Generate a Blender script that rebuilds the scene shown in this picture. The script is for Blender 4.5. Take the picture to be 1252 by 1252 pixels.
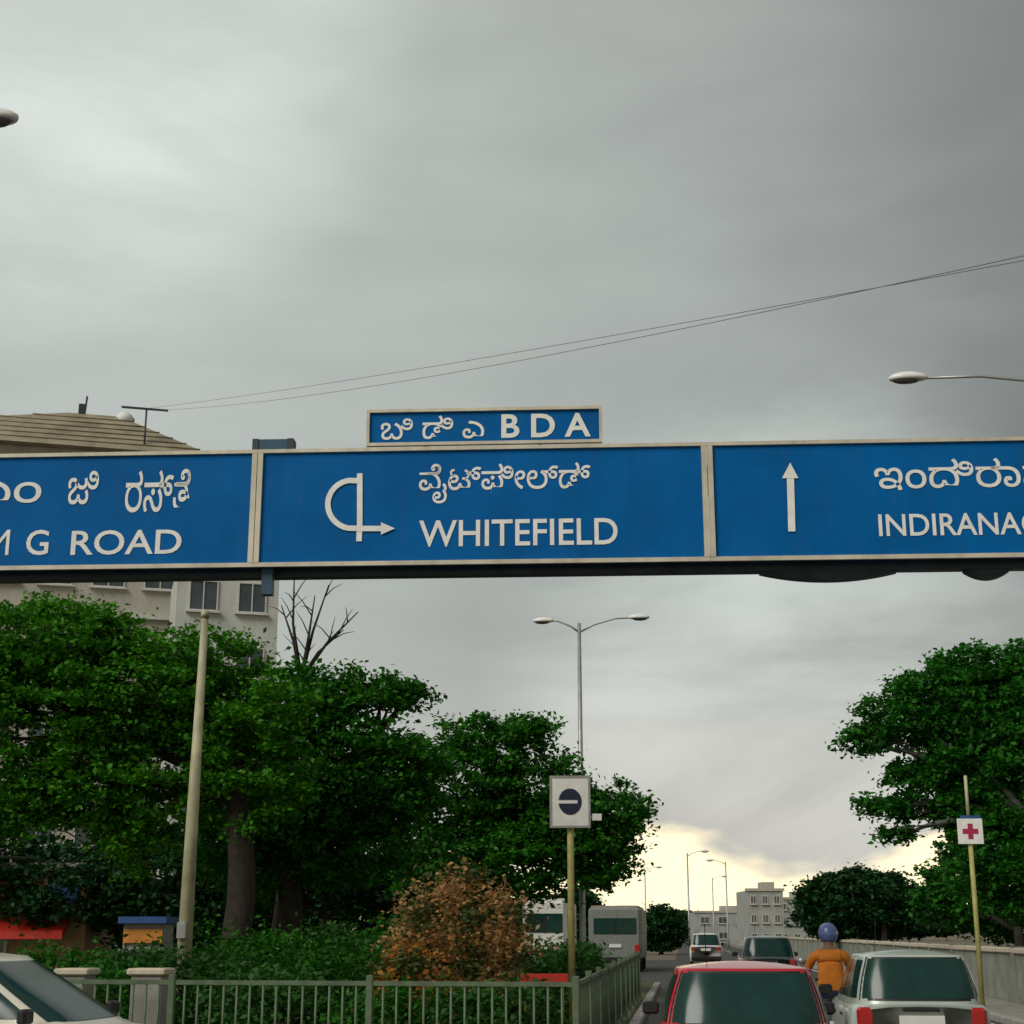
import bpy, bmesh, math, random
import numpy as np
from mathutils import Vector, Matrix

R = math.radians
random.seed(7)
rng = np.random.default_rng(7)
S = bpy.context.scene
COL = S.collection
for o_ in list(bpy.data.objects):
    bpy.data.objects.remove(o_)

# ------------------------------------------------------------------ camera
F, CC, W0 = 1890.0, 626.0, 1252.0          # focal length and centre in photo pixels
PITCH, YAW, CAMH = R(15.2), R(6.2), 1.6
cam_d = bpy.data.cameras.new('camera')
cam = bpy.data.objects.new('camera', cam_d)
COL.objects.link(cam)
cam.location = (0, 0, CAMH)
cam.rotation_euler = (math.pi / 2 + PITCH, 0, YAW)
cam_d.sensor_width = 36
cam_d.lens = 36 * F / W0
cam_d.clip_start = 0.1
cam_d.clip_end = 6000
S.camera = cam

# ------------------------------------------------------------------ sky
SUN_EL, SUN_AZ = R(40), R(218)              # azimuth measured from +Y, clockwise: behind the camera, a little to the left
world = bpy.data.worlds.new('World')
S.world = world
world.use_nodes = True
wn, wl = world.node_tree.nodes, world.node_tree.links
wn.clear()


def wnode(kind, **kw):
    n = wn.new(kind)
    for k, v in kw.items():
        setattr(n, k, v)
    return n


def wmath(op, a, b=None, c=None, clamp=False):
    n = wnode('ShaderNodeMath', operation=op, use_clamp=clamp)
    for i, v in enumerate((a, b, c)):
        if v is None:
            continue
        if isinstance(v, (int, float)):
            n.inputs[i].default_value = v
        else:
            wl.new(v, n.inputs[i])
    return n.outputs[0]


def wmap(v, a, b, c, d):
    n = wnode('ShaderNodeMapRange', interpolation_type='SMOOTHSTEP')
    wl.new(v, n.inputs[0])
    for i, x in enumerate((a, b, c, d)):
        n.inputs[i + 1].default_value = x
    return n.outputs[0]


def wmix(fac, a, b):
    n = wnode('ShaderNodeMix', data_type='RGBA')
    if isinstance(fac, float):
        n.inputs[0].default_value = fac
    else:
        wl.new(fac, n.inputs[0])
    for i, v in ((6, a), (7, b)):
        if isinstance(v, tuple):
            n.inputs[i].default_value = (*v, 1)
        else:
            wl.new(v, n.inputs[i])
    return n.outputs[2]


def cam_axes():
    fw = Vector((-math.sin(YAW) * math.cos(PITCH), math.cos(YAW) * math.cos(PITCH), math.sin(PITCH)))
    rt = Vector((math.cos(YAW), math.sin(YAW), 0))
    return fw, rt, rt.cross(fw)


FW, RT, UP = cam_axes()
FWH = Vector((-math.sin(YAW), math.cos(YAW), 0))
CAM = Vector((0, 0, CAMH))


def ray(px, py):
    return FW + RT * ((px - CC) / F) + UP * ((CC - py) / F)


def Q(px, py, D):
    """world point on the pixel's ray at horizontal forward distance D"""
    r = ray(px, py)
    return CAM + r * (D / r.dot(FWH))


def mpp(D):
    return D * math.cos(PITCH) / F           # metres per photo pixel near the horizon


def floor_at(px, D):
    p = Q(px, 1139.6, D)
    return Vector((p.x, p.y, 0))


tc = wnode('ShaderNodeTexCoord')
sep = wnode('ShaderNodeSeparateXYZ')
wl.new(tc.outputs['Generated'], sep.inputs[0])
Zd = sep.outputs['Z']


def lobe(px, py, ang):
    d = ray(px, py).normalized()
    n = wnode('ShaderNodeVectorMath', operation='DOT_PRODUCT')
    wl.new(tc.outputs['Generated'], n.inputs[0])
    n.inputs[1].default_value = d
    return wmap(n.outputs['Value'], math.cos(R(ang)), 1.0, 0.0, 1.0)


def wnoise(scale, detail, loc, stretch=(1, 1, 1), rough=0.55, dist=0.0):
    m = wnode('ShaderNodeMapping')
    wl.new(tc.outputs['Generated'], m.inputs[0])
    m.inputs['Location'].default_value = loc
    m.inputs['Scale'].default_value = stretch
    n = wnode('ShaderNodeTexNoise')
    wl.new(m.outputs[0], n.inputs['Vector'])
    n.inputs['Scale'].default_value = scale
    n.inputs['Detail'].default_value = detail
    n.inputs['Roughness'].default_value = rough
    n.inputs['Distortion'].default_value = dist
    return n.outputs[0]


big = wnoise(2.2, 3.0, (0.3, 1.7, 0.4), (1, 1, 2.2))
fine = wnoise(7.0, 5.0, (3.1, 0.2, 5.0), (1, 1, 2.6), 0.5, 0.25)
wisp = wnoise(2.6, 6.0, (1.4, 2.2, 0.9), (1, 1, 3.2), 0.55, 0.5)
# overcast layer: base luminance plus cloud structure
lum = wmath('MULTIPLY_ADD', wmap(big, 0.35, 0.68, -1, 1), 0.014, 0.158)
lum = wmath('MULTIPLY_ADD', wmap(fine, 0.3, 0.7, -1, 1), 0.013, lum)
thin = wmath('MULTIPLY', lobe(-120, 60, 44.0), wmap(wisp, 0.25, 0.7, 0.86, 1.06))
lum = wmath('MULTIPLY_ADD', thin, 0.215, lum)
core = wmath('MULTIPLY', lobe(95, 15, 13.0), wmap(wisp, 0.3, 0.65, 0.55, 1.1))
lum = wmath('MULTIPLY_ADD', core, 0.20, lum)
thin2 = wmath('MULTIPLY', lobe(960, 790, 12.0), wmap(wisp, 0.3, 0.62, 0.3, 1.2))
lum = wmath('MULTIPLY_ADD', thin2, 0.19, lum)
low = wmap(Zd, 0.24, 0.05, 0.0, 1.0)
lum = wmath('MULTIPLY_ADD', low, 0.12, lum)
cloud = wnode('ShaderNodeVectorMath', operation='SCALE')
tint = wmix(low, (0.955, 1.02, 0.955), (1.02, 1.01, 0.93))
wl.new(tint, cloud.inputs[0])
wl.new(wmath('MULTIPLY', lum, 10.0), cloud.inputs['Scale'])
edge = wmath('MULTIPLY_ADD', wmap(fine, 0.25, 0.75, -1, 1), 0.030, Zd)
gl = wmap(edge, 0.060, 0.030, 0.0, 1.0)
col = wmix(gl, cloud.outputs[0], (10.5, 8.9, 5.7))
sky = wnode('ShaderNodeTexSky', sky_type='NISHITA', sun_disc=False)
sky.sun_elevation = SUN_EL
sky.sun_rotation = SUN_AZ
sky.air_density = 1.2
sky.dust_density = 3.0
col = wmix(0.04, col, sky.outputs[0])
bg = wnode('ShaderNodeBackground')
bg.inputs['Strength'].default_value = 0.1
wl.new(col, bg.inputs['Color'])
wout = wnode('ShaderNodeOutputWorld')
wl.new(bg.outputs[0], wout.inputs[0])

# ------------------------------------------------------------------ sun (veiled) and exposure
sd = bpy.data.lights.new('sun', 'SUN')
sd.energy = 1.5
sd.angle = R(34)
sd.color = (1.0, 0.96, 0.88)
sun = bpy.data.objects.new('sun', sd)
COL.objects.link(sun)
sdir = Vector((math.sin(SUN_AZ) * math.cos(SUN_EL), math.cos(SUN_AZ) * math.cos(SUN_EL), math.sin(SUN_EL)))
sun.rotation_euler = sdir.to_track_quat('Z', 'Y').to_euler()
sun.location = (0, -20, 40)
S.view_settings.view_transform = 'Standard'
S.view_settings.look = 'None'
S.view_settings.exposure = 0.5
S.view_settings.gamma = 1.0
S.view_settings.use_curve_mapping = False

# ------------------------------------------------------------------ materials
MATS = {}


def mat(name, c, rough=0.6, metal=0.0, var=0.18, scale=6.0, bump=0.0, bscale=40.0, spec=0.5,
        streak=0.0, stretch=(1, 1, 1), c2=None, coat=0.0):
    if name in MATS:
        return MATS[name]
    m = bpy.data.materials.new(name)
    m.use_nodes = True
    n, l = m.node_tree.nodes, m.node_tree.links
    b = n['Principled BSDF']
    t = n.new('ShaderNodeTexCoord')
    mp = n.new('ShaderNodeMapping')
    mp.inputs['Scale'].default_value = stretch
    l.new(t.outputs['Object'], mp.inputs[0])
    no = n.new('ShaderNodeTexNoise')
    no.inputs['Scale'].default_value = scale
    no.inputs['Detail'].default_value = 5
    no.inputs['Roughness'].default_value = 0.6
    l.new(mp.outputs[0], no.inputs['Vector'])
    rp = n.new('ShaderNodeValToRGB')
    d = c2 if c2 else tuple(x * (1 - var) for x in c)
    e = tuple(min(1, x * (1 + var * 0.6)) for x in c)
    rp.color_ramp.elements[0].position = 0.32
    rp.color_ramp.elements[0].color = (*d, 1)
    rp.color_ramp.elements[1].position = 0.68
    rp.color_ramp.elements[1].color = (*e, 1)
    l.new(no.outputs[0], rp.inputs[0])
    out = rp.outputs[0]
    if streak > 0:
        mp2 = n.new('ShaderNodeMapping')
        mp2.inputs['Scale'].default_value = (5, 5, 0.5)
        l.new(t.outputs['Object'], mp2.inputs[0])
        n2 = n.new('ShaderNodeTexNoise')
        n2.inputs['Scale'].default_value = 2.0
        n2.inputs['Detail'].default_value = 6
        l.new(mp2.outputs[0], n2.inputs['Vector'])
        r2 = n.new('ShaderNodeMapRange')
        r2.inputs[1].default_value = 0.5
        r2.inputs[2].default_value = 0.75
        r2.inputs[4].default_value = streak
        l.new(n2.outputs[0], r2.inputs[0])
        mx = n.new('ShaderNodeMix')
        mx.data_type = 'RGBA'
        l.new(r2.outputs[0], mx.inputs[0])
        l.new(out, mx.inputs[6])
        mx.inputs[7].default_value = (0.10, 0.095, 0.08, 1)
        out = mx.outputs[2]
    l.new(out, b.inputs['Base Color'])
    b.inputs['Roughness'].default_value = rough
    b.inputs['Metallic'].default_value = metal
    b.inputs['Specular IOR Level'].default_value = spec
    b.inputs['Coat Weight'].default_value = coat
    b.inputs['Coat Roughness'].default_value = 0.08
    if bump:
        nb = n.new('ShaderNodeTexNoise')
        nb.inputs['Scale'].default_value = bscale
        nb.inputs['Detail'].default_value = 4
        l.new(t.outputs['Object'], nb.inputs['Vector'])
        bp = n.new('ShaderNodeBump')
        bp.inputs['Strength'].default_value = bump
        bp.inputs['Distance'].default_value = 0.02
        l.new(nb.outputs[0], bp.inputs['Height'])
        l.new(bp.outputs[0], b.inputs['Normal'])
    MATS[name] = m
    return m


def leaf_mat(name, ca, cb, trans=0.3, cc=None):
    if name in MATS:
        return MATS[name]
    m = bpy.data.materials.new(name)
    m.use_nodes = True
    n, l = m.node_tree.nodes, m.node_tree.links
    n.clear()
    g = n.new('ShaderNodeNewGeometry')
    rp = n.new('ShaderNodeValToRGB')
    rp.color_ramp.elements[0].color = (*ca, 1)
    rp.color_ramp.elements[1].color = (*cb, 1)
    if cc:
        e = rp.color_ramp.elements.new(0.93)
        e.color = (*cc, 1)
        rp.color_ramp.elements[1].position = 0.85
    t = n.new('ShaderNodeTexCoord')
    no = n.new('ShaderNodeTexNoise')
    no.inputs['Scale'].default_value = 0.9
    no.inputs['Detail'].default_value = 3
    l.new(t.outputs['Object'], no.inputs['Vector'])
    mr = n.new('ShaderNodeMapRange')
    mr.inputs[1].default_value = 0.35
    mr.inputs[2].default_value = 0.65
    l.new(no.outputs[0], mr.inputs[0])
    av = n.new('ShaderNodeMath')
    av.operation = 'MULTIPLY_ADD'
    av.inputs[1].default_value = 0.5
    hm = n.new('ShaderNodeMath')
    hm.operation = 'MULTIPLY'
    hm.inputs[1].default_value = 0.5
    l.new(g.outputs['Random Per Island'], hm.inputs[0])
    l.new(mr.outputs[0], av.inputs[0])
    l.new(hm.outputs[0], av.inputs[2])
    l.new(av.outputs[0], rp.inputs[0])
    df = n.new('ShaderNodeBsdfPrincipled')
    df.inputs['Roughness'].default_value = 0.55
    df.inputs['Specular IOR Level'].default_value = 0.25
    l.new(rp.outputs[0], df.inputs['Base Color'])
    tr = n.new('ShaderNodeBsdfTranslucent')
    l.new(rp.outputs[0], tr.inputs['Color'])
    ms = n.new('ShaderNodeMixShader')
    ms.inputs[0].default_value = trans
    l.new(df.outputs[0], ms.inputs[1])
    l.new(tr.outputs[0], ms.inputs[2])
    o = n.new('ShaderNodeOutputMaterial')
    l.new(ms.outputs[0], o.inputs[0])
    MATS[name] = m
    return m


M_ASPH = mat('asphalt', (0.055, 0.055, 0.052), 0.85, var=0.3, scale=1.2, bump=0.4, bscale=60)
M_EARTH = mat('dry_earth', (0.16, 0.13, 0.09), 0.95, var=0.35, scale=0.3, bump=0.4, bscale=8)
M_SOIL = mat('grassy_soil', (0.05, 0.085, 0.02), 0.95, c2=(0.09, 0.07, 0.035), scale=0.8, bump=0.5, bscale=20)
M_KERB = mat('kerb_concrete', (0.32, 0.31, 0.28), 0.85, var=0.25, scale=3, bump=0.3)
M_PAVE = mat('pavement', (0.26, 0.25, 0.22), 0.9, var=0.25, scale=2, bump=0.3)
M_LINE = mat('road_paint', (0.62, 0.62, 0.58), 0.7, var=0.25, scale=5)
M_BLUE = mat('blue_sign_sheeting', (0.0, 0.118, 0.37), 0.55, var=0.16, scale=1.3, streak=0.08, spec=0.08)
M_WHITE = mat('white_sign_sheeting', (0.84, 0.84, 0.80), 0.45, var=0.12, scale=6)
M_TRIM = mat('pale_sign_frame', (0.62, 0.57, 0.45), 0.5, metal=0.15, var=0.22, scale=2.5, streak=0.2)
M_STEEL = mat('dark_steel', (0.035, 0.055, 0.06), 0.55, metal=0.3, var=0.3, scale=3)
M_GALV = mat('galvanised_steel', (0.42, 0.43, 0.42), 0.45, metal=0.6, var=0.18, scale=4, streak=0.15)
M_BLUESTEEL = mat('blue_painted_steel', (0.02, 0.075, 0.13), 0.5, var=0.25, scale=4)
M_POST = mat('pale_post_paint', (0.46, 0.44, 0.27), 0.6, var=0.3, scale=3, streak=0.3)
M_YPOST = mat('yellow_post_paint', (0.42, 0.38, 0.13), 0.6, var=0.3, scale=4, streak=0.25)
M_BLACK = mat('black_plastic', (0.012, 0.012, 0.013), 0.5, var=0.2)
M_NAVY = mat('navy_print', (0.008, 0.016, 0.05), 0.5, var=0.2)
M_LAMP = mat('lamp_shell', (0.82, 0.83, 0.80), 0.35, var=0.08)
M_LENS = mat('lamp_lens', (0.10, 0.10, 0.11), 0.2, var=0.1)
M_BARK = mat('bark', (0.035, 0.027, 0.02), 0.95, var=0.45, scale=6, bump=0.8, bscale=14)
M_BARKP = mat('pale_bark', (0.11, 0.115, 0.11), 0.9, var=0.35, scale=5, bump=0.6, bscale=14)
M_BARS = mat('railing_paint', (0.10, 0.15, 0.08), 0.6, var=0.4, scale=5, streak=0.3)
M_CREAM = mat('cream_car_paint', (0.72, 0.69, 0.58), 0.35, var=0.05, coat=0.5)
M_REDP = mat('red_car_paint', (0.50, 0.012, 0.025), 0.3, var=0.08, coat=0.6)
M_SILV = mat('silver_green_car_paint', (0.50, 0.56, 0.50), 0.35, metal=0.2, var=0.06, coat=0.5)
M_WCAR = mat('white_car_paint', (0.75, 0.75, 0.72), 0.35, var=0.05, coat=0.4)
M_GCAR = mat('grey_car_paint', (0.09, 0.12, 0.11), 0.35, var=0.08, coat=0.4)
M_BUSG = mat('grey_bus_paint', (0.20, 0.215, 0.19), 0.6, var=0.15, streak=0.15)
M_BUSW = mat('white_bus_paint', (0.66, 0.66, 0.60), 0.5, var=0.1, streak=0.1)
M_GLASS = mat('tinted_glass', (0.008, 0.04, 0.034), 0.16, var=0.2, spec=0.45)
M_TYRE = mat('tyre_rubber', (0.02, 0.02, 0.02), 0.85, var=0.2)
M_RIM = mat('wheel_rim', (0.4, 0.4, 0.4), 0.35, metal=0.7, var=0.15)
M_TAIL = mat('tail_lamp', (0.42, 0.012, 0.012), 0.2, var=0.1, coat=0.5)
M_AMBER = mat('amber_lamp', (0.6, 0.2, 0.02), 0.2, var=0.1)
M_PLATE = mat('number_plate', (0.75, 0.75, 0.70), 0.5, var=0.08)
M_SKIN = mat('skin', (0.22, 0.12, 0.075), 0.6, var=0.1)
M_ORANGE = mat('orange_cloth', (0.62, 0.19, 0.015), 0.85, var=0.25, scale=9)
M_JEANS = mat('dark_trousers', (0.02, 0.03, 0.06), 0.9, var=0.2, scale=12)
M_HELM = mat('blue_helmet_shell', (0.10, 0.15, 0.36), 0.3, var=0.1, coat=0.4)
M_WALLC = mat('compound_wall_plaster', (0.25, 0.27, 0.22), 0.9, var=0.3, scale=1.5, streak=0.4, bump=0.2)
M_COPE = mat('wall_coping', (0.60, 0.53, 0.40), 0.85, var=0.25, scale=2, streak=0.25)
M_BEIGE = mat('beige_plaster', (0.42, 0.40, 0.34), 0.9, var=0.15, scale=0.6, streak=0.25)
M_ROOF = mat('weathered_roof_tile', (0.30, 0.26, 0.18), 0.9, var=0.35, scale=0.8, streak=0.25)
M_DGREY = mat('far_grey_plaster', (0.34, 0.355, 0.33), 0.9, var=0.2, scale=0.5, streak=0.2)
M_PANE = mat('window_pane', (0.06, 0.075, 0.08), 0.12, var=0.3, scale=0.8)
M_FRAME = mat('window_frame', (0.55, 0.54, 0.50), 0.6, var=0.12)
M_SHOPW = mat('shop_wall', (0.33, 0.22, 0.14), 0.9, var=0.25, scale=1.5, streak=0.2)
M_RED = mat('red_board_paint', (0.55, 0.03, 0.015), 0.6, var=0.2)
M_ORB = mat('orange_board_paint', (0.62, 0.24, 0.03), 0.6, var=0.2)
M_BLUB = mat('blue_board_paint', (0.02, 0.08, 0.25), 0.6, var=0.2)
M_TANK = mat('white_tank', (0.75, 0.76, 0.74), 0.6, var=0.08)
M_CABLE = mat('cable_sheath', (0.13, 0.14, 0.13), 0.7, var=0.2)
M_CROSS = mat('red_print', (0.42, 0.02, 0.10), 0.5, var=0.15)

L_RAIN = leaf_mat('rain_tree_leaves', (0.020, 0.125, 0.002), (0.075, 0.30, 0.007))
L_MID = leaf_mat('broad_tree_leaves', (0.012, 0.092, 0.003), (0.040, 0.21, 0.008))
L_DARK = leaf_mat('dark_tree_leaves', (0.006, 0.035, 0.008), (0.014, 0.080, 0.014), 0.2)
L_RIGHT = leaf_mat('roadside_tree_leaves', (0.010, 0.090, 0.005), (0.034, 0.205, 0.011))
L_HEDGE = leaf_mat('hedge_leaves', (0.012, 0.070, 0.008), (0.045, 0.17, 0.020))
L_BOUG = leaf_mat('bougainvillea_leaves', (0.035, 0.095, 0.020), (0.16, 0.13, 0.04), 0.25)
L_BRACT = leaf_mat('bougainvillea_bracts', (0.50, 0.24, 0.07), (0.64, 0.42, 0.20), 0.3)


# ------------------------------------------------------------------ mesh helpers
class MB:
    def __init__(s):
        s.v, s.f, s.sm, s.mi = [], [], [], []

    def add(s, vs, fs, smooth=False, mi=0):
        o = len(s.v)
        s.v += [tuple(p) for p in vs]
        s.f += [tuple(i + o for i in f) for f in fs]
        s.sm += [smooth] * len(fs)
        s.mi += [mi] * len(fs)
        return s

    def box(s, c, d, rz=0.0, mi=0, bev=0.0):
        hx, hy, hz = d[0] / 2, d[1] / 2, d[2] / 2
        ca, sa = math.cos(rz), math.sin(rz)
        if bev <= 0:
            pts = [(x, y, z) for z in (-hz, hz) for x, y in ((-hx, -hy), (hx, -hy), (hx, hy), (-hx, hy))]
            fs = [(3, 2, 1, 0), (4, 5, 6, 7), (0, 1, 5, 4), (1, 2, 6, 5), (2, 3, 7, 6), (3, 0, 4, 7)]
        else:
            b = min(bev, hx * .49, hy * .49, hz * .49)
            pts, rings = [], []
            for z, ins in ((-hz, b), (-hz + b, 0), (hz - b, 0), (hz, b)):
                X, Y = hx - ins, hy - ins
                rg = []
                for x, y in ((-X + b, -Y), (X - b, -Y), (X, -Y + b), (X, Y - b), (X - b, Y), (-X + b, Y), (-X, Y - b), (-X, -Y + b)):
                    rg.append(len(pts))
                    pts.append((x, y, z))
                rings.append(rg)
            fs = [tuple(reversed(rings[0])), tuple(rings[3])]
            for a, c_ in zip(rings, rings[1:]):
                for i in range(8):
                    j = (i + 1) % 8
                    fs.append((a[i], a[j], c_[j], c_[i]))
        vs = [(c[0] + x * ca - y * sa, c[1] + x * sa + y * ca, c[2] + z) for x, y, z in pts]
        return s.add(vs, fs, False, mi)

    def tube(s, pts, rad, n=10, smooth=True, mi=0, cap=True):
        pts = [Vector(p) for p in pts]
        if isinstance(rad, (int, float)):
            rad = [rad] * len(pts)
        vs, fs = [], []
        ref = None
        for i, p in enumerate(pts):
            t = (pts[min(i + 1, len(pts) - 1)] - pts[max(i - 1, 0)])
            t = t.normalized() if t.length > 1e-9 else Vector((0, 0, 1))
            if ref is None:
                ref = Vector((1, 0, 0)) if abs(t.x) < 0.9 else Vector((0, 1, 0))
            u = (ref - t * ref.dot(t)).normalized()
            w = t.cross(u)
            ref = u
            for k in range(n):
                a = 2 * math.pi * k / n
                vs.append(p + (u * math.cos(a) + w * math.sin(a)) * rad[i])
        for i in range(len(pts) - 1):
            for k in range(n):
                k2 = (k + 1) % n
                fs.append((i * n + k, i * n + k2, (i + 1) * n + k2, (i + 1) * n + k))
        if cap:
            fs.append(tuple(reversed(range(n))))
            fs.append(tuple(range((len(pts) - 1) * n, len(pts) * n)))
        return s.add(vs, fs, smooth, mi)

    def sphere(s, c, r, nu=14, nv=9, mi=0, zmin=-1.0):
        if isinstance(r, (int, float)):
            r = (r, r, r)
        vs, fs = [], []
        for j in range(nv + 1):
            ph = -math.pi / 2 + math.pi * j / nv
            for i in range(nu):
                a = 2 * math.pi * i / nu
                z = max(math.sin(ph), zmin)
                vs.append((c[0] + r[0] * math.cos(ph) * math.cos(a), c[1] + r[1] * math.cos(ph) * math.sin(a), c[2] + r[2] * z))
        for j in range(nv):
            for i in range(nu):
                i2 = (i + 1) % nu
                fs.append((j * nu + i, j * nu + i2, (j + 1) * nu + i2, (j + 1) * nu + i))
        return s.add(vs, fs, True, mi)

    def build(s, name, m, parent=None, off=None):
        me = bpy.data.meshes.new(name)
        v = s.v if off is None else [(p[0] - off[0], p[1] - off[1], p[2] - off[2]) for p in s.v]
        me.from_pydata(v, [], s.f)
        ms = m if isinstance(m, (list, tuple)) else [m]
        for x in ms:
            me.materials.append(x)
        me.polygons.foreach_set('use_smooth', s.sm)
        if len(ms) > 1:
            me.polygons.foreach_set('material_index', s.mi)
        me.update()
        return link(name, me, parent)


def link(name, me, parent=None):
    o = bpy.data.objects.new(name, me)
    COL.objects.link(o)
    if parent is not None:
        o.parent = parent
    return o


def copy_piece(o, parent, loc):
    c = o.copy()
    COL.objects.link(c)
    c.parent = parent
    c.location = loc
    return c


def tag(o, label=None, cat=None, group=None, kind=None):
    if label:
        o['label'] = label
    if cat:
        o['category'] = cat
    if group:
        o['group'] = group
    if kind:
        o['kind'] = kind
    return o


def thing(name, label, cat, loc=(0, 0, 0), rz=0.0, group=None):
    o = bpy.data.objects.new(name, None)
    o.empty_display_size = 0.3
    COL.objects.link(o)
    o.location = loc
    o.rotation_euler = (0, 0, rz)
    return tag(o, label, cat, group)


# ------------------------------------------------------------------ ground, roads, island
def sheet(name, x0, x1, y0, y1, z, m, parent=None, n=1):
    mb = MB()
    mb.add([(x0, y0, z), (x1, y0, z), (x1, y1, z), (x0, y1, z)], [(0, 1, 2, 3)])
    o = mb.build(name, m, parent)
    if parent is None:
        tag(o, kind='structure')
    return o


sheet('ground', -1500, 1500, -400, 3000, 0.0, M_EARTH)
road = sheet('road', -0.7, 5.6, -40, 420, 0.006, M_ASPH)
sheet('slip_road', -40, -0.7, -40, 15.4, 0.006, M_ASPH)
sheet('junction_road', -40, -0.7, 50.0, 95, 0.006, M_ASPH)
for lx in (1.4, 3.5):
    for k in range(24):
        y = 4 + 7.5 * k
        sheet('lane_marking', lx - 0.06, lx + 0.06, y, y + 3.0, 0.011, M_LINE, road)
sheet('edge_marking', 5.35, 5.45, -20, 200, 0.011, M_LINE, road)

mb = MB()
mb.box((-20.45, 32.7, 0.06), (38.9, 33.8, 0.118))
tag(mb.build('traffic_island', M_SOIL), kind='structure')
kerb = tag(MB().build('island_kerb', M_KERB), kind='structure')
kp = MB().box((0, 0, 0.072), (0.19, 0.97, 0.144), bev=0.02).build('kerb_stone', M_KERB, kerb)
kp.location = (-0.9, 16.2, 0)
for k in range(1, 33):
    copy_piece(kp, kerb, (-0.9, 16.2 + k, 0))
for k in range(24):
    c = copy_piece(kp, kerb, (-1.5 - k, 15.7, 0))
    c.rotation_euler = (0, 0, math.pi / 2)
mb = MB()
mb.box((6.4, 130, 0.06), (1.25, 260, 0.118))
tag(mb.build('pavement', M_PAVE), kind='structure')
kerb2 = tag(MB().build('pavement_kerb', M_KERB), kind='structure')
for k in range(60):
    copy_piece(kp, kerb2, (5.68, 18.5 + k, 0))

# ------------------------------------------------------------------ compound wall on the right
w_ = thing('compound_wall', 'low grey plastered compound wall with beige coping beside the pavement', 'wall', (7.2, 20, 0))
mb = MB()
mb.box((0, 50, 0.575), (0.22, 100, 1.15))
mb.build('wall_face', M_WALLC, w_)
cp = MB().box((0, 0, 1.21), (0.34, 1.985, 0.115), bev=0.02).build('coping_stone', M_COPE, w_)
cp.location = (0, 1, 0)
for k in range(1, 50):
    copy_piece(cp, w_, (0, 1 + 2 * k, random.uniform(-0.006, 0.006)))
pr = MB().box((0, 0, 0.63), (0.36, 0.36, 1.26)).build('pier', M_WALLC, w_)
pr.location = (0.02, 0, 0.03)
for k in range(1, 26):
    copy_piece(pr, w_, (0.02, 4 * k, 0.03))

# ------------------------------------------------------------------ the gantry sign
GP = CAM + ray(596, 690) * ((5.5 - CAMH) / ray(596, 690).z)
GA = R(3.0)
GX = Vector((math.cos(GA), math.sin(GA), 0))
GN = Vector((-math.sin(GA), math.cos(GA), 0))       # away from the camera


def gl_(px, py):
    """photo pixel -> (x along the gantry, z above ground) on the face of the panels"""
    r = ray(px, py)
    p = CAM + r * ((GP - CAM).dot(GN) / r.dot(GN))
    return ((p - GP).dot(GX), p.z)


gantry = thing('overhead_sign_gantry', 'dark steel road gantry carrying three wide blue direction panels with white lettering', 'road sign',
               (GP.x, GP.y, 0), GA)
ZB, ZT = 5.50, 6.86
xd1 = gl_(313, 620)[0]
xd2 = gl_(866, 614)[0]
pw = xd2 - xd1
xl, xr = xd1 - pw * 0.93, xd2 + pw * 0.95


def text_mesh(txt, x0, x1, z0, z1, y, name, m, parent, bold=0.008, thick=0.004):
    cu = bpy.data.curves.new('lettering', 'FONT')
    cu.body = txt
    cu.size = 1.0
    cu.offset = bold
    cu.resolution_u = 4
    ob = bpy.data.objects.new('lettering', cu)
    COL.objects.link(ob)
    dg = bpy.context.evaluated_depsgraph_get()
    me = bpy.data.meshes.new_from_object(ob.evaluated_get(dg))
    bpy.data.objects.remove(ob)
    bpy.data.curves.remove(cu)
    n = len(me.vertices)
    a = np.zeros(n * 3)
    me.vertices.foreach_get('co', a)
    a = a.reshape(-1, 3)
    lo, hi = a.min(0), a.max(0)
    b = np.zeros_like(a)
    b[:, 0] = x0 + (a[:, 0] - lo[0]) / (hi[0] - lo[0]) * (x1 - x0)
    b[:, 2] = z0 + (a[:, 1] - lo[1]) / (hi[1] - lo[1]) * (z1 - z0)
    b[:, 1] = y
    me.vertices.foreach_set('co', b.ravel())
    me.materials.clear()
    me.materials.append(m)
    me.update()
    me.polygons.foreach_set('use_smooth', [False] * len(me.polygons))
    return link(name, me, parent)


def px_text(txt, px0, px1, py0, py1, name, parent, bold=0.008):
    a = gl_(px0, py1)
    b = gl_(px1, py0)
    c = gl_(px0, py0)
    return text_mesh(txt, a[0], b[0], a[1], (b[1] + c[1]) / 2, -0.006, name, M_WHITE, parent, bold)


panels = []
lab = ('blue panel reading M G ROAD in white English and Kannada letters',
       'blue panel reading WHITEFIELD beside a loop arrow',
       'blue panel reading INDIRANAGAR beside an upward arrow')
for (a, b), l_ in zip(((xl, xd1), (xd1, xd2), (xd2, xr)), lab):
    p = MB().box(((a + b) / 2, 0.022, (ZB + ZT) / 2), (b - a - 0.03, 0.04, ZT - ZB), bev=0.006).build('sign_panel', M_BLUE, gantry)
    p['label'] = l_
    panels.append(p)
    # pale edging: top and bottom strips per panel
    fr = MB()
    fr.box(((a + b) / 2, -0.004, ZT - 0.021), (b - a - 0.002, 0.05, 0.042))
    fr.box(((a + b) / 2, -0.004, ZB + 0.024), (b - a - 0.002, 0.05, 0.048))
    fr.box((a + 0.033, -0.008, (ZB + ZT) / 2), (0.058, 0.052, ZT - ZB - 0.092))
    fr.box((b - 0.033, -0.008, (ZB + ZT) / 2), (0.058, 0.052, ZT - ZB - 0.092))
    fr.build('panel_frame', M_TRIM, p)
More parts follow.
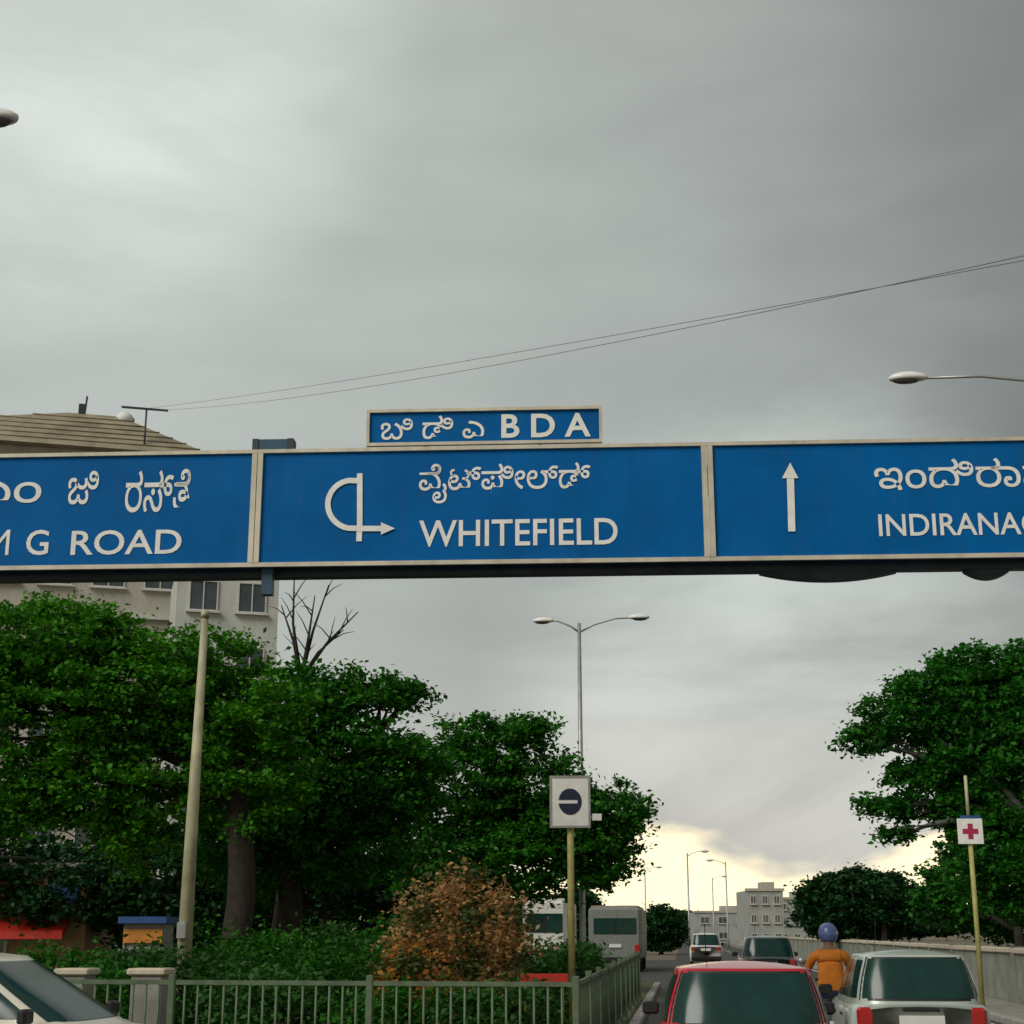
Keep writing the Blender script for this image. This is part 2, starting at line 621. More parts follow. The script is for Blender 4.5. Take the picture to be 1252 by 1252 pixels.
px_text('WHITEFIELD', 512, 755, 635, 669, 'english_lettering', panels[1], 0.010)
px_text('ವೈಟ್‌ಫೀಲ್ಡ್', 512, 722, 566, 616, 'kannada_lettering', panels[1], 0.006)
for w_, a_, b_ in (('M', -16, 13), ('G', 31, 61), ('ROAD', 86, 223)):
    px_text(w_, a_, b_, 648, 679, 'english_lettering', panels[0], 0.0 if w_ == 'M' else 0.010)
for w_, a_, b_, c_, d_ in (('ಎಂ', -38, 52, 586, 616), ('ಜಿ', 82, 122, 576, 617), ('ರಸ್ತೆ', 152, 234, 574, 627)):
    px_text(w_, a_, b_, c_, d_, 'kannada_lettering', panels[0], 0.006)
px_text('INDIRANAGAR', 1075, 1322, 627, 656, 'english_lettering', panels[2], 0.010)
px_text('ಇಂದಿರಾನಗರ', 1070, 1352, 560, 600, 'kannada_lettering', panels[2], 0.006)


def ribbon(pts, wd, y=-0.0065, thick=0.004):
    """flat stroke on the panel face through gantry (x, z) points"""
    mb = MB()
    vs = []
    n = len(pts)
    for i in range(n):
        a = Vector(pts[max(i - 1, 0)])
        b = Vector(pts[min(i + 1, n - 1)])
        t = (b - a).normalized()
        nn = Vector((-t.y, t.x)) * (wd / 2)
        p = Vector(pts[i])
        for q, yy in ((p + nn, y), (p - nn, y), (p + nn, y - thick), (p - nn, y - thick)):
            vs.append((q.x, yy, q.y))
    fs = []
    for i in range(n - 1):
        o, k = i * 4, i * 4 + 4
        fs += [(o + 2, k + 2, k + 3, o + 3), (o, k, k + 2, o + 2), (o + 1, o + 3, k + 3, k + 1)]
    fs += [(0, 2, 3, 1), ((n - 1) * 4, (n - 1) * 4 + 1, (n - 1) * 4 + 3, (n - 1) * 4 + 2)]
    mb.add(vs, fs)
    return mb


def join(*ms):
    r = MB()
    for m in ms:
        r.add(m.v, m.f)
    return r


def tri(p0, p1, p2, y=-0.0065, thick=0.004):
    vs = [(p[0], yy, p[1]) for yy in (y, y - thick) for p in (p0, p1, p2)]
    return MB().add(vs, [(3, 4, 5), (0, 1, 4, 3), (1, 2, 5, 4), (2, 0, 3, 5)])


cxp, cyp = 437, 617
stem = ribbon([gl_(439, 662), gl_(440, 640), gl_(440, 600), gl_(440, 579)], 0.062)
arc = [gl_(440, 588), gl_(430, 588)]
for k in range(17):
    a = R(95 + 165 * k / 16)
    arc.append(gl_(431 + 30 * math.cos(a), 617 - 29.5 * math.sin(a)))
arc += [gl_(440, 646.5), gl_(456, 646.5), gl_(468, 646.5)]
lo = ribbon(arc, 0.062, -0.0108, 0.003)
hd = tri(gl_(466, 639), gl_(466, 654), gl_(483, 646.5), -0.0145, 0.003)
join(stem, lo, hd).build('loop_arrow', M_WHITE, panels[1])
up = ribbon([gl_(968, 650), gl_(967, 610), gl_(966, 578)], 0.078)
uh = tri(gl_(956, 585), gl_(976, 585), gl_(966, 566), -0.0108, 0.003)
join(up, uh).build('up_arrow', M_WHITE, panels[2])

# small name board above the middle panel
a0, b0 = gl_(450, 536), gl_(734, 490)
zb0, zt0 = 6.885, 7.305
nb = MB().box(((a0[0] + b0[0]) / 2, 0.022, (zb0 + zt0) / 2), (b0[0] - a0[0], 0.04, zt0 - zb0), bev=0.005).build('name_board', M_BLUE, gantry)
nb['label'] = 'small blue board reading B D A above the middle panel'
fr = MB()
mx_ = (a0[0] + b0[0]) / 2
fr.box((mx_, -0.004, zt0 - 0.012), (b0[0] - a0[0] + 0.03, 0.052, 0.036))
fr.box((mx_, -0.004, zb0 + 0.012), (b0[0] - a0[0] + 0.03, 0.052, 0.036))
fr.box((a0[0], -0.004, (zb0 + zt0) / 2), (0.034, 0.050, zt0 - zb0 - 0.05))
fr.box((b0[0], -0.004, (zb0 + zt0) / 2), (0.034, 0.050, zt0 - zb0 - 0.05))
fr.build('board_frame', M_TRIM, nb)


def nb_text(txt, px0, px1, z0, z1, name, bold):
    text_mesh(txt, gl_(px0, 512)[0], gl_(px1, 512)[0], z0, z1, -0.006, name, M_WHITE, nb, bold)


nb_text('ಬಿ ಡಿ ಎ', 466, 592, 6.955, 7.235, 'kannada_lettering', 0.006)
nb_text('B D A', 613, 722, 6.955, 7.235, 'english_lettering', 0.022)

# steelwork behind: two chords, lattice, brackets, columns
cx0, cx1 = xl - 0.35, xr + 0.35
ch = MB()
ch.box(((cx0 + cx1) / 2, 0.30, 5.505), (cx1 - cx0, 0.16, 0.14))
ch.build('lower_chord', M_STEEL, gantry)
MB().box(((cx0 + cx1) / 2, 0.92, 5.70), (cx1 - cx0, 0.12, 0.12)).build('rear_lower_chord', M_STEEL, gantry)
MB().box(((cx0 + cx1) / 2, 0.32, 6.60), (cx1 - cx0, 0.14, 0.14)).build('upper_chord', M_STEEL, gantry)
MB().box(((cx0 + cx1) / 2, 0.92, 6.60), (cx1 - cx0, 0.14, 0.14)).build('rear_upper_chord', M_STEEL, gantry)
nseg = 18
for i in range(nseg + 1):
    x = cx0 + (cx1 - cx0) * i / nseg
    MB().tube([(x, 0.32, 5.55), (x, 0.32, 6.53)], 0.03, 6).build('truss_upright', M_STEEL, gantry)
    MB().tube([(x, 0.36, 5.52), (x, 0.86, 5.69)], 0.03, 6).build('truss_tie', M_STEEL, gantry)
    if i < nseg:
        x2 = cx0 + (cx1 - cx0) * (i + 1) / nseg
        MB().tube([(x, 0.92, 5.76), (x2, 0.92, 6.53)], 0.026, 6).build('truss_brace', M_STEEL, gantry)
for px in (120, 480, 640, 1010, 1200):
    x = gl_(px, 690)[0]
    MB().box((x, 0.14, 6.18), (0.06, 0.19, 1.25)).build('panel_bracket', M_GALV, gantry)
for px in (520, 660):
    MB().box((gl_(px, 512)[0], 0.075, 6.90), (0.05, 0.06, 0.75)).build('board_strut', M_GALV, gantry)
# lights slung below the lower chord
for px, w in ((1018, 1.5), (1216, 0.5), (620, 0.0)):
    if w:
        x = gl_(px, 700)[0]
        lt = MB()
        n = 14
        vs, fs = [], []
        for i in range(n + 1):
            t = -1 + 2 * i / n
            d = 0.09 * (1 - t * t) + 0.008
            for yy, zz in ((0.22, 0), (0.42, 0), (0.40, -d), (0.24, -d)):
                vs.append((x + t * w / 2, yy, 5.432 + zz))
        for i in range(n):
            for k in range(4):
                fs.append((i * 4 + k, i * 4 + (k + 1) % 4, i * 4 + 4 + (k + 1) % 4, i * 4 + 4 + k))
        fs += [(0, 1, 2, 3), (n * 4 + 3, n * 4 + 2, n * 4 + 1, n * 4)]
        lt.add(vs, fs)
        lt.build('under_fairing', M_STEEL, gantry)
for dx in (-.155, .245):
    MB().box((gl_(324, 620)[0] + dx, 0.14, 6.33), (0.07, 0.17, 1.37)).build('hanger_flange', M_STEEL, gantry)
# blue bracket plate behind the first divider
bx = gl_(324, 620)[0]
MB().box((bx + .045, 0.13, 6.32), (0.325, 0.13, 1.38)).build('hanger_plate', M_BLUESTEEL, gantry)
MB().box((bx + 0.04, 0.13, 5.42), (0.12, 0.12, 0.42)).build('hanger_foot', M_BLUESTEEL, gantry)
for x in (cx0 - 0.15, cx1 + 0.15):
    c = MB()
    c.tube([(x, 0.62, 0), (x, 0.62, 7.0)], [0.20, 0.17], 16)
    c.build('column', M_GALV, gantry)
    MB().box((x, 0.62, 0.02), (0.7, 0.7, 0.04)).build('base_plate', M_STEEL, gantry)
    MB().box((x, 0.62, 5.47), (0.52, 0.86, 0.22)).build('column_head', M_STEEL, gantry)
    MB().box((x, 0.62, 6.60), (0.5, 0.84, 0.2)).build('column_head', M_STEEL, gantry)


# ------------------------------------------------------------------ vegetation
def leaves_mesh(cents, size, flat=0.55, upbias=0.6, seed=0):
    """cents: Nx3 leaf positions; each leaf a folded rhombus"""
    g = np.random.default_rng(seed)
    n = len(cents)
    d = g.normal(size=(n, 3))
    d[:, 2] *= flat
    d /= np.linalg.norm(d, axis=1)[:, None]
    nn = g.normal(size=(n, 3))
    nn[:, 2] = np.abs(nn[:, 2]) + upbias
    s = np.cross(d, nn)
    s /= np.linalg.norm(s, axis=1)[:, None] + 1e-9
    nr = np.cross(s, d)
    L = size * g.uniform(0.65, 1.35, n)[:, None]
    wd = L * g.uniform(0.24, 0.36, n)[:, None]
    p0 = cents - d * L * 0.5
    p2 = cents + d * L * 0.5 - nr * L * 0.08
    p1 = cents + s * wd + nr * L * 0.06
    p3 = cents - s * wd + nr * L * 0.06
    v = np.stack([p0, p1, p2, p3], 1).reshape(-1, 3)
    return v


def fast_mesh(name, v, m, parent):
    n = len(v) // 4
    me = bpy.data.meshes.new(name)
    me.vertices.add(len(v))
    me.vertices.foreach_set('co', v.astype(np.float32).ravel())
    me.loops.add(n * 4)
    me.loops.foreach_set('vertex_index', np.arange(n * 4, dtype=np.int32))
    me.polygons.add(n)
    me.polygons.foreach_set('loop_start', np.arange(0, n * 4, 4, dtype=np.int32))
    me.polygons.foreach_set('loop_total', np.full(n, 4, dtype=np.int32))
    me.materials.append(m)
    me.update(calc_edges=True)
    return link(name, me, parent)


def crown_points(lobes, D, dens, clump, seed, per=70):
    """lobes: (cx,cy,rx,ry[,dD]) in photo pixels at distance D. Returns leaf positions and lobe centres"""
    g = np.random.default_rng(seed)
    k = mpp(D)
    P, cl = [], []
    for lb in lobes:
        cx, cy, rx, ry = lb[:4]
        dd = lb[4] if len(lb) > 4 else 0.0
        c = np.array(Q(cx, cy, D + dd))
        r = np.array([rx * k, max(rx * 0.75, ry) * k, ry * k])
        area = rx * ry * math.pi
        nc = max(6, int(area * dens / (clump * clump)))
        u = g.normal(size=(nc, 3))
        u /= np.linalg.norm(u, axis=1)[:, None]
        rad = g.uniform(0.25, 1.0, nc) ** 0.5
        cc = c + u * rad[:, None] * r
        for q in cc:
            cr = clump * k * g.uniform(0.55, 1.3)
            m_ = int(per * g.uniform(0.6, 1.3))
            w = g.normal(size=(m_, 3)) * np.array([cr, cr, cr * 0.42]) * 0.62
            tilt = g.normal(size=2) * 0.25
            w[:, 2] += w[:, 0] * tilt[0] + w[:, 1] * tilt[1]
            P.append(q + w)
        cl.append((Vector(c), r, cc))
    return np.concatenate(P), cl


def tree(name, label, base_px, D, lobes, leafm, bark=M_BARK, dens=1.6, clump=20, leaf_px=8.0, seed=1,
         trunk_r=0.22, lean=(0, 0), per=70, group=None, baseD=None, fork=0.35, base=None):
    b = base if base is not None else floor_at(base_px, baseD or D)
    t = thing(name, label, 'tree', b, 0, group)
    pts, cl = crown_points(lobes, D, dens, clump, seed, per)
    pts = pts[pts[:, 2] > 0.25]
    g = random.Random(seed)
    zlow = min(c[0].z - c[1][2] for c in cl)
    top = max(c[0].z for c in cl)
    hf = max(0.8, min(zlow + (top - zlow) * fork, top * 0.7))
    fork_p = Vector((b.x + lean[0], b.y + lean[1], hf))
    mb = MB()
    tp, tr_ = [], []
    for i in range(7):
        f = i / 6
        p = b.lerp(fork_p, f)
        wob = 0.10 * trunk_r / 0.2
        tp.append(p + Vector((math.sin(f * 5 + seed) * wob * f * (1 - f) * 3, math.cos(f * 4 + seed) * wob * f * (1 - f) * 3, -0.05 if i == 0 else 0)))
        tr_.append(trunk_r * (1.45 if i == 0 else (1.12 if i == 1 else 1 - 0.25 * f)))
    mb.tube(tp, tr_, 12)
    for c, r, cc in cl:
        tgt = Vector(c)
        tgt.z -= r[2] * 0.25
        mid = fork_p.lerp(tgt, 0.5) + Vector((g.uniform(-.3, .3), g.uniform(-.3, .3), 0.10 * (tgt - fork_p).length))
        R0 = trunk_r * 0.55
        mb.tube([fork_p - Vector((0, 0, 0.15)), fork_p.lerp(mid, 0.5) + Vector((0, 0, .05)), mid, mid.lerp(tgt, .5) + Vector((g.uniform(-.15, .15), 0, .08)), tgt],
                [R0 * 1.1, R0 * .85, R0 * .65, R0 * .45, R0 * .25], 8)
        sel = g.sample(range(len(cc)), min(9, len(cc)))
        for s_ in sel:
            q = Vector(cc[s_])
            st = mid.lerp(tgt, g.uniform(0.1, 1))
            mm = st.lerp(q, .5) + Vector((g.uniform(-.12, .12), g.uniform(-.12, .12), g.uniform(0, .2)))
            mb.tube([st, mm, q], [R0 * .28, R0 * .18, R0 * .06], 5)
    mb.build('trunk', bark, t, b)
    v = leaves_mesh(pts, leaf_px * mpp(D), seed=seed) - np.array(b)
    fast_mesh('crown', v, leafm, t)
    return t


tree('rain_tree', 'broad bright green tree behind the pale tapered post, its crown just under the sign', 285, 29,
     [(40, 880, 170, 95), (170, 850, 120, 75), (270, 870, 110, 70), (30, 785, 140, 58), (230, 800, 90, 35), (110, 775, 70, 32), (120, 960, 130, 60),
      (-60, 830, 130, 90), (300, 950, 90, 70), (20, 990, 80, 40), (160, 1020, 60, 50)],
     L_RAIN, seed=11, trunk_r=0.3, dens=1.9, clump=19)
tree('spreading_tree', 'spreading green tree with a pointed side bough beside the bare twiggy tree', 350, 33,
     [(360, 870, 110, 55), (430, 850, 85, 32), (500, 850, 45, 13), (400, 930, 140, 60), (330, 980, 120, 60), (470, 960, 90, 70), (300, 1050, 90, 50), (420, 1040, 90, 50)],
     L_MID, seed=12, trunk_r=0.28, dens=1.9, clump=18)
tree('layered_tree', 'layered dark green tree behind the white square sign on the yellow post', 600, 40,
     [(600, 900, 75, 26), (650, 888, 42, 11), (560, 960, 100, 60), (650, 965, 80, 50), (700, 1010, 75, 55), (755, 1000, 42, 46),
      (640, 1050, 110, 55), (735, 1055, 45, 38), (560, 1060, 90, 55)],
     L_MID, seed=13, trunk_r=0.28, dens=1.9, clump=15, leaf_px=7)
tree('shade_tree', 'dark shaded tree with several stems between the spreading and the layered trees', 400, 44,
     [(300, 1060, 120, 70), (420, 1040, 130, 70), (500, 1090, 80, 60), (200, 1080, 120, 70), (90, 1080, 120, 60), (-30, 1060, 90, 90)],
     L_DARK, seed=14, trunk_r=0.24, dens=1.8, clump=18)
tree('roadside_tree', 'wide roadside tree whose bough reaches over the road from behind the wall', 0, 41,
     [(1250, 870, 110, 70), (1150, 850, 75, 42), (1105, 880, 62, 32), (1055, 905, 36, 16), (1210, 815, 70, 26), (1290, 960, 140, 110), (1190, 930, 85, 50),
      (1120, 950, 45, 22), (1230, 1050, 75, 75), (1330, 850, 120, 80), (1075, 985, 30, 14), (1200, 990, 60, 50), (1250, 970, 70, 60), (1170, 890, 70, 40), (1120, 990, 34, 18), (1100, 1020, 22, 10)],
     L_RIGHT, bark=M_BARKP, seed=15, trunk_r=0.22, dens=2.3, clump=15, leaf_px=7.5, base=Vector((10.0, 41, 0)), lean=(-0.9, 0.2))
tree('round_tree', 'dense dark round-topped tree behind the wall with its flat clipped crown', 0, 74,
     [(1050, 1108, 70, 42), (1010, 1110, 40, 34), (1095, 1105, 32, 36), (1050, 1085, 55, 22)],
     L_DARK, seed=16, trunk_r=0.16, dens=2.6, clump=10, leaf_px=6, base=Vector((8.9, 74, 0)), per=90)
tree('tall_tree', 'green leafy tree hanging low over the compound wall beside the cross board post', 0, 52,
     [(1190, 1080, 60, 60), (1150, 1110, 30, 30), (1250, 1090, 70, 70)],
     L_RIGHT, seed=17, trunk_r=0.18, dens=2.0, clump=13, leaf_px=7, base=Vector((10.4, 52, 0)))
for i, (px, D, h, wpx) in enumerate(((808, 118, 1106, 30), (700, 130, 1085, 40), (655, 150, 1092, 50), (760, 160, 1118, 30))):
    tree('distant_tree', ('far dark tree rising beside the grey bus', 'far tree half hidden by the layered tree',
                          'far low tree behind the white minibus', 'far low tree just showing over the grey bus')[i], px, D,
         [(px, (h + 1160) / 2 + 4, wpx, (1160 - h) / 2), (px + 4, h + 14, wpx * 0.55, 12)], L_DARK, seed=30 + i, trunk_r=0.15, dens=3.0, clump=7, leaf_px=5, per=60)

# bare twiggy tree under the sign
bt_b = floor_at(330, 36)
bt = thing('bare_tree', 'leafless thin-branched tree rising above the foliage under the sign divider', 'tree', bt_b)
mb = MB()
topp = [Q(352, 820, 36), Q(344, 740, 36), Q(385, 728, 36), Q(420, 770, 36), Q(438, 748, 36), Q(375, 792, 36), Q(402, 715, 36), Q(360, 700, 36)]
f0 = Q(368, 830, 36)
mb.tube([bt_b, bt_b.lerp(f0, .5) + Vector((.1, 0, 0)), f0], [0.14, 0.11, 0.08], 10)
gg = random.Random(5)
for p in topp[1:]:
    m1 = f0.lerp(p, .5) + Vector((gg.uniform(-.12, .12), gg.uniform(-.2, .2), .03))
    mb.tube([f0, m1, p], [0.05, 0.032, 0.012], 6)
    for k in range(3):
        s_ = m1.lerp(p, gg.uniform(.0, .8))
        q = s_ + Vector((gg.uniform(-.5, .5), gg.uniform(-.4, .4), gg.uniform(.1, .6)))
        mb.tube([s_, s_.lerp(q, .5) + Vector((0, 0, .05)), q], [0.018, .012, 0.005], 5)
mb.build('branches', M_BARK, bt, bt_b)


def shrub(name, label, px, D, w, h, leafm, seed, group=None, leaf=0.09, dens=1.0, bract=None):
    b = floor_at(px, D)
    b.z = 0.118 if b.y > 15.8 and b.x < -0.95 else 0.0
    t = thing(name, label, 'shrub', b, 0, group)
    g = np.random.default_rng(seed)
    P = []
    nc = int(26 * dens * max(1, w * h))
    for i in range(nc):
        u = g.normal(size=3)
        u /= np.linalg.norm(u)
        c = np.array([0, 0, h * 0.52]) + u * np.array([w / 2, w / 2.3, h * 0.46]) * g.uniform(0.3, 1) ** 0.5
        cr = 0.15 + 0.06 * h
        P.append(c + g.normal(size=(int(g.uniform(40, 90)), 3)) * np.array([cr, cr, cr * .7]) * .62)
    P = np.concatenate(P)
    P = P[P[:, 2] > 0.03]
    mb = MB()
    gr = random.Random(seed)
    for k in range(7):
        a = gr.uniform(0, 6.28)
        e = Vector((math.cos(a) * w * .32, math.sin(a) * w * .28, h * gr.uniform(.5, .85)))
        mb.tube([(0, 0, -0.03), (e.x * .4, e.y * .4, e.z * .5), e], [0.03, 0.02, 0.008], 6)
    mb.build('stem', M_BARK, t)
    if bract is not None:
        sel = g.uniform(size=len(P)) < 0.42
        # bracts gather in sprays
        blot = np.sin(P[:, 0] * 9.1 + seed) + np.sin(P[:, 2] * 10.3) + np.sin(P[:, 1] * 9.7) + g.normal(size=len(P)) * .5
        sel = blot > -0.35
        fast_mesh('blossom', leaves_mesh(P[sel], leaf * .85, seed=seed + 1), bract, t)
        P = P[~sel]
    fast_mesh('foliage', leaves_mesh(P, leaf, seed=seed), leafm, t)
    return t


shrub('flowering_shrub', 'tall bougainvillea shrub with dull orange blossom behind the railing', 568, 21, 1.75, 2.35, L_BOUG, 41, dens=1.3, bract=L_BRACT)
shrub('flowering_shrub', 'small orange blossoming shrub beside the tall bougainvillea', 500, 19.5, 0.7, 1.35, L_BOUG, 42, bract=leaf_mat('orange_bracts', (0.40, 0.10, 0.02), (0.5, 0.25, 0.03), 0.3))
SHL = ['low leafy shrub between the two grey railing piers', 'leafy shrub at the foot of the tapered post', 'low shrub in front of the spreading tree trunk',
       'leafy shrub left of the small orange shrub, before the shade tree', 'leafy shrub between the bougainvillea and the low red plank', 'leafy shrub behind the yellow post of the square sign',
       'leafy shrub behind the pier beside the cream car', 'leafy shrub growing behind the yellow kiosk', 'leafy shrub behind the roof of the cream car',
       'low shrub at the railing before the small orange shrub', 'low shrub at the railing before the tall bougainvillea', 'low shrub under the low red plank',
       'large shrub behind the tapered post', 'large shrub behind the spreading tree trunk', 'last small shrub on the island before the grey bus', 'large shrub behind the tall bougainvillea']
gh = 'green shrubs planted behind the railing'
for i, (px, D, w, h) in enumerate(((130, 19.5, 1.5, 1.1), (255, 20.5, 1.8, 1.35), (330, 19, 1.6, 1.05), (420, 22, 1.7, 1.3), (640, 24, 1.3, 1.35), (690, 27, 1.2, 1.3),
                                   (60, 22, 1.8, 1.3), (180, 24, 2.0, 1.3), (-20, 20, 1.8, 1.2), (470, 18, 1.2, 0.9), (560, 18, 1.3, 0.9), (640, 19, 1.0, 1.0),
                                   (300, 26, 2.2, 1.6), (400, 28, 2.2, 1.6), (715, 33, 1.0, 1.2), (520, 30, 2.4, 1.9))):
    shrub('green_shrub', SHL[i], px, D, w, h, L_HEDGE if i % 3 else L_MID, 60 + i, gh)
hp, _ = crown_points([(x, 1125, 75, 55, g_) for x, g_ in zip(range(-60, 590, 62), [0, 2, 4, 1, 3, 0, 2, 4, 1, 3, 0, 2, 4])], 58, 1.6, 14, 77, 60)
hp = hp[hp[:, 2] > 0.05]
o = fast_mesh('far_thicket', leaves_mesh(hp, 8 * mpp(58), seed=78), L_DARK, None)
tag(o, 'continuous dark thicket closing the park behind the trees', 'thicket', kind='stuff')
hp, _ = crown_points([(x, 1134 - (x * 7 % 9), 42, 13, 0) for x in range(690, 1180, 26)], 300, 3.0, 6, 79, 40)
hp = hp[hp[:, 2] > 0.05]
o = fast_mesh('far_tree_line', leaves_mesh(hp, 5 * mpp(300), seed=80), L_DARK, None)
tag(o, 'distant low tree line along the horizon', 'tree line', kind='stuff')

# ------------------------------------------------------------------ island railing
rail = thing('island_railing', 'green-grey steel railing of upright bars round the planted island', 'railing', (-1.1, 16.0, 0.118))
Hf = 1.0
post = MB().box((0, 0, Hf / 2 + .02), (0.07, 0.07, Hf + .08), bev=0.008).build('post', M_BARS, rail)
bar = MB().tube([(0, 0, 0.1), (0, 0, Hf - 0.03)], 0.013, 6).build('bar', M_BARS, rail)
npan = 6
first = True
for k in range(npan + 1):
    if k == 0:
        post.location = (0, 0, 0)
    else:
        copy_piece(post, rail, (-2.1 * k, 0.12 * k, 0))
for k in range(npan):
    for z in (0.12, Hf - 0.02):
        MB().box((0, 0, z), (2.03, 0.035, 0.045), rz=-math.atan(0.12 / 2.1)).build('rail', M_BARS, rail).location = (-2.1 * (k + .5), 0.12 * (k + .5), 0)
    for j in range(1, 15):
        f = j / 15
        p = (-2.1 * (k + f), 0.12 * (k + f), 0)
        if first:
            bar.location = p
            first = False
        else:
            copy_piece(bar, rail, p)
for k in range(1, 11):
    copy_piece(post, rail, (0, 2.1 * k, 0))
for k in range(10):
    for z in (0.12, Hf - 0.02):
        MB().box((0, 0, z), (0.035, 2.03, 0.045)).build('rail', M_BARS, rail).location = (0, 2.1 * (k + .5), 0)
    for j in range(1, 15):
        copy_piece(bar, rail, (0, 2.1 * (k + j / 15), 0))
# pale masonry piers standing in the railing line
for px, wd, l_ in ((98, 0.30, 'grey plastered pier in the railing beside the cream car'), (188, 0.34, 'grey plastered pier in the railing under the yellow kiosk')):
    b = floor_at(px, 17.2)
    b.z = 0.118
    t = thing('railing_pier', l_, 'pier', b)
    MB().box((0, 0, 0.52), (wd, 0.3, 1.04), bev=0.015).build('shaft', M_KERB, t)
    MB().box((0, 0, 1.075), (wd + .08, 0.38, 0.07), bev=0.015).build('cap', M_COPE, t)


# ------------------------------------------------------------------ posts, lamps, signs
def ground_z(p):
    return 0.118 if (p.x < -0.95 and 15.8 < p.y < 49.6) or (5.8 < p.x < 7.0) else 0.0


pb = floor_at(226, 22)
pb.z = ground_z(pb)
t = thing('tapered_post', 'pale tapered concrete post standing bare before the bright green tree', 'post', pb)
topz = Q(244, 757, 22).z
MB().tube([(0, 0, 0), (0.02, 0, topz * .5), (0.05, 0, topz - .1)], [0.115, 0.085, 0.05], 14).build('shaft', M_POST, t)
MB().tube([(0.05, 0, topz - .1), (0.05, 0, topz)], [0.065, 0.06], 12).build('cap', M_POST, t)
MB().tube([(0, 0, 0), (0, 0, 0.18)], [0.19, 0.16], 14).build('footing', M_KERB, t)
MB().box((0, -0.13, 1.5), (0.13, 0.08, 0.22), bev=.01).build('access_hatch', M_GALV, t)


def street_lamp(name, label, base, h, arms, group=None, rz=0.0, lampscale=1.0, pm=M_GALV):
    t = thing(name, label, 'street lamp', base, rz, group)
    MB().tube([(0, 0, 0), (0, 0, 1.2), (0, 0, h)], [0.10, 0.085, 0.05], 12).build('pole', pm, t)
    MB().box((0, 0, 0.03), (0.36, 0.36, 0.06), bev=.01).build('base_plate', M_GALV, t)
    for dx, rise in arms:
        s_ = 1 if dx > 0 else -1
        pts = [(0, 0, h - .25), (dx * .25, 0, h - .12 + rise * .6), (dx * .6, 0, h + rise * .9), (dx - s_ * .2, 0, h + rise)]
        MB().tube(pts, [0.035, 0.026, 0.022, 0.020], 10).build('arm', pm, t)
        L = 0.30 * lampscale
        hd = MB()
        hd.sphere((dx, 0, h + rise + .01), (L, 0.13 * lampscale, 0.10 * lampscale), 16, 10, zmin=-0.35)
        hdo = hd.build('lamp_head', M_LAMP, t)
        MB().sphere((dx + s_ * .03, 0, h + rise - .03 * lampscale), (L * .7, 0.09 * lampscale, 0.055 * lampscale), 14, 7).build('lens', M_LENS, hdo)
    return t


# lamp whose head shows at the right, pole outside the frame
lp = Q(1110, 463, 21.5)
street_lamp('street_lamp', 'white street lamp head on a long thin arm above the right sign panel', Vector((lp.x + 2.6, lp.y, 0)), lp.z - 0.02, [(-2.6, 0.02)], lampscale=0.95)
lp = Q(-12, 146, 14)
street_lamp('street_lamp', 'street lamp head seen from below high over the left sign panel', Vector((lp.x - 2.2, lp.y, 0)), lp.z - 0.15, [(2.2, 0.15)], lampscale=1.0)
# lamp on the island line further on
lp = Q(708, 762, 42)
d1, d2 = (785 - 708) * mpp(42), (662 - 708) * mpp(42)
lb = Vector((lp.x, lp.y, 0))
lb.z = ground_z(lb)
street_lamp('street_lamp', 'slender twin-armed street lamp behind the white square sign', lb, lp.z - lb.z, [(d1, 0.12), (d2, 0.08)], lampscale=1.0, pm=M_GALV)
for i, (px, D, sgn, l_) in enumerate(((843, 120, 1, 'tiny far street lamp standing in the bright gap over the road'), (890, 135, -1, 'tiny far street lamp before the far grey buildings'),
                                      (790, 150, 1, 'tiny far street lamp beside the layered tree edge'), (873, 175, 1, 'smallest far street lamp near the horizon'))):
    street_lamp('street_lamp', l_, floor_at(px, D), 7.4, [(sgn * 1.3, 0.1)], 'far street lamps along the road', lampscale=1.2, pm=M_GALV)


def board_sign(name, label, px, py0, py1, half, D, postm, post_r):
    c = Q(px, (py0 + py1) / 2, D)
    b = Vector((c.x, c.y, 0))
    b.z = ground_z(b)
    t = thing(name, label, 'road sign', b, YAW * 0.6)
    zt = Q(px, py0, D).z - b.z
    zb = Q(px, py1, D).z - b.z
    w = half * 2 * mpp(D)
    MB().tube([(0, 0.045, 0), (0, 0.045, zt - .03)], post_r, 12).build('post', postm, t)
    bd = MB().box((0, -0.02, (zt + zb) / 2), (w, 0.03, zt - zb), bev=.004).build('board', M_WHITE, t)
    return t, bd, w, zb, zt


t, bd, w, zb, zt = board_sign('square_sign', 'white square sign with a dark round emblem on a yellow post', 697, 950, 1011, 24, 21.5, M_YPOST, 0.045)
zc = (zb + zt) / 2
# round emblem: dark disc split by a white bar, open to the left
seg = 40
ro, ri = w * 0.30, w * 0.0
mb = MB()


def arc_patch(a0, a1, z_lo, z_hi, y=-0.0385):
    vs = [(0, y, zc + (z_lo + z_hi) / 2)]
    n = 24
    pts = []
    for i in range(n + 1):
        a = a0 + (a1 - a0) * i / n
        x, z = ro * math.cos(a), ro * 1.12 * math.sin(a)
        pts.append((x, max(min(z, z_hi), z_lo)))
    v = [(x, y, zc + z) for x, z in pts] + [(x, y - .003, zc + z) for x, z in pts]
    f = [tuple(range(n + 1, 2 * n + 2))]
    f += [(i, i + 1, n + 2 + i, n + 1 + i) for i in range(n)] + [(n, 0, n + 1, 2 * n + 1)]
    mb.add(v, f)


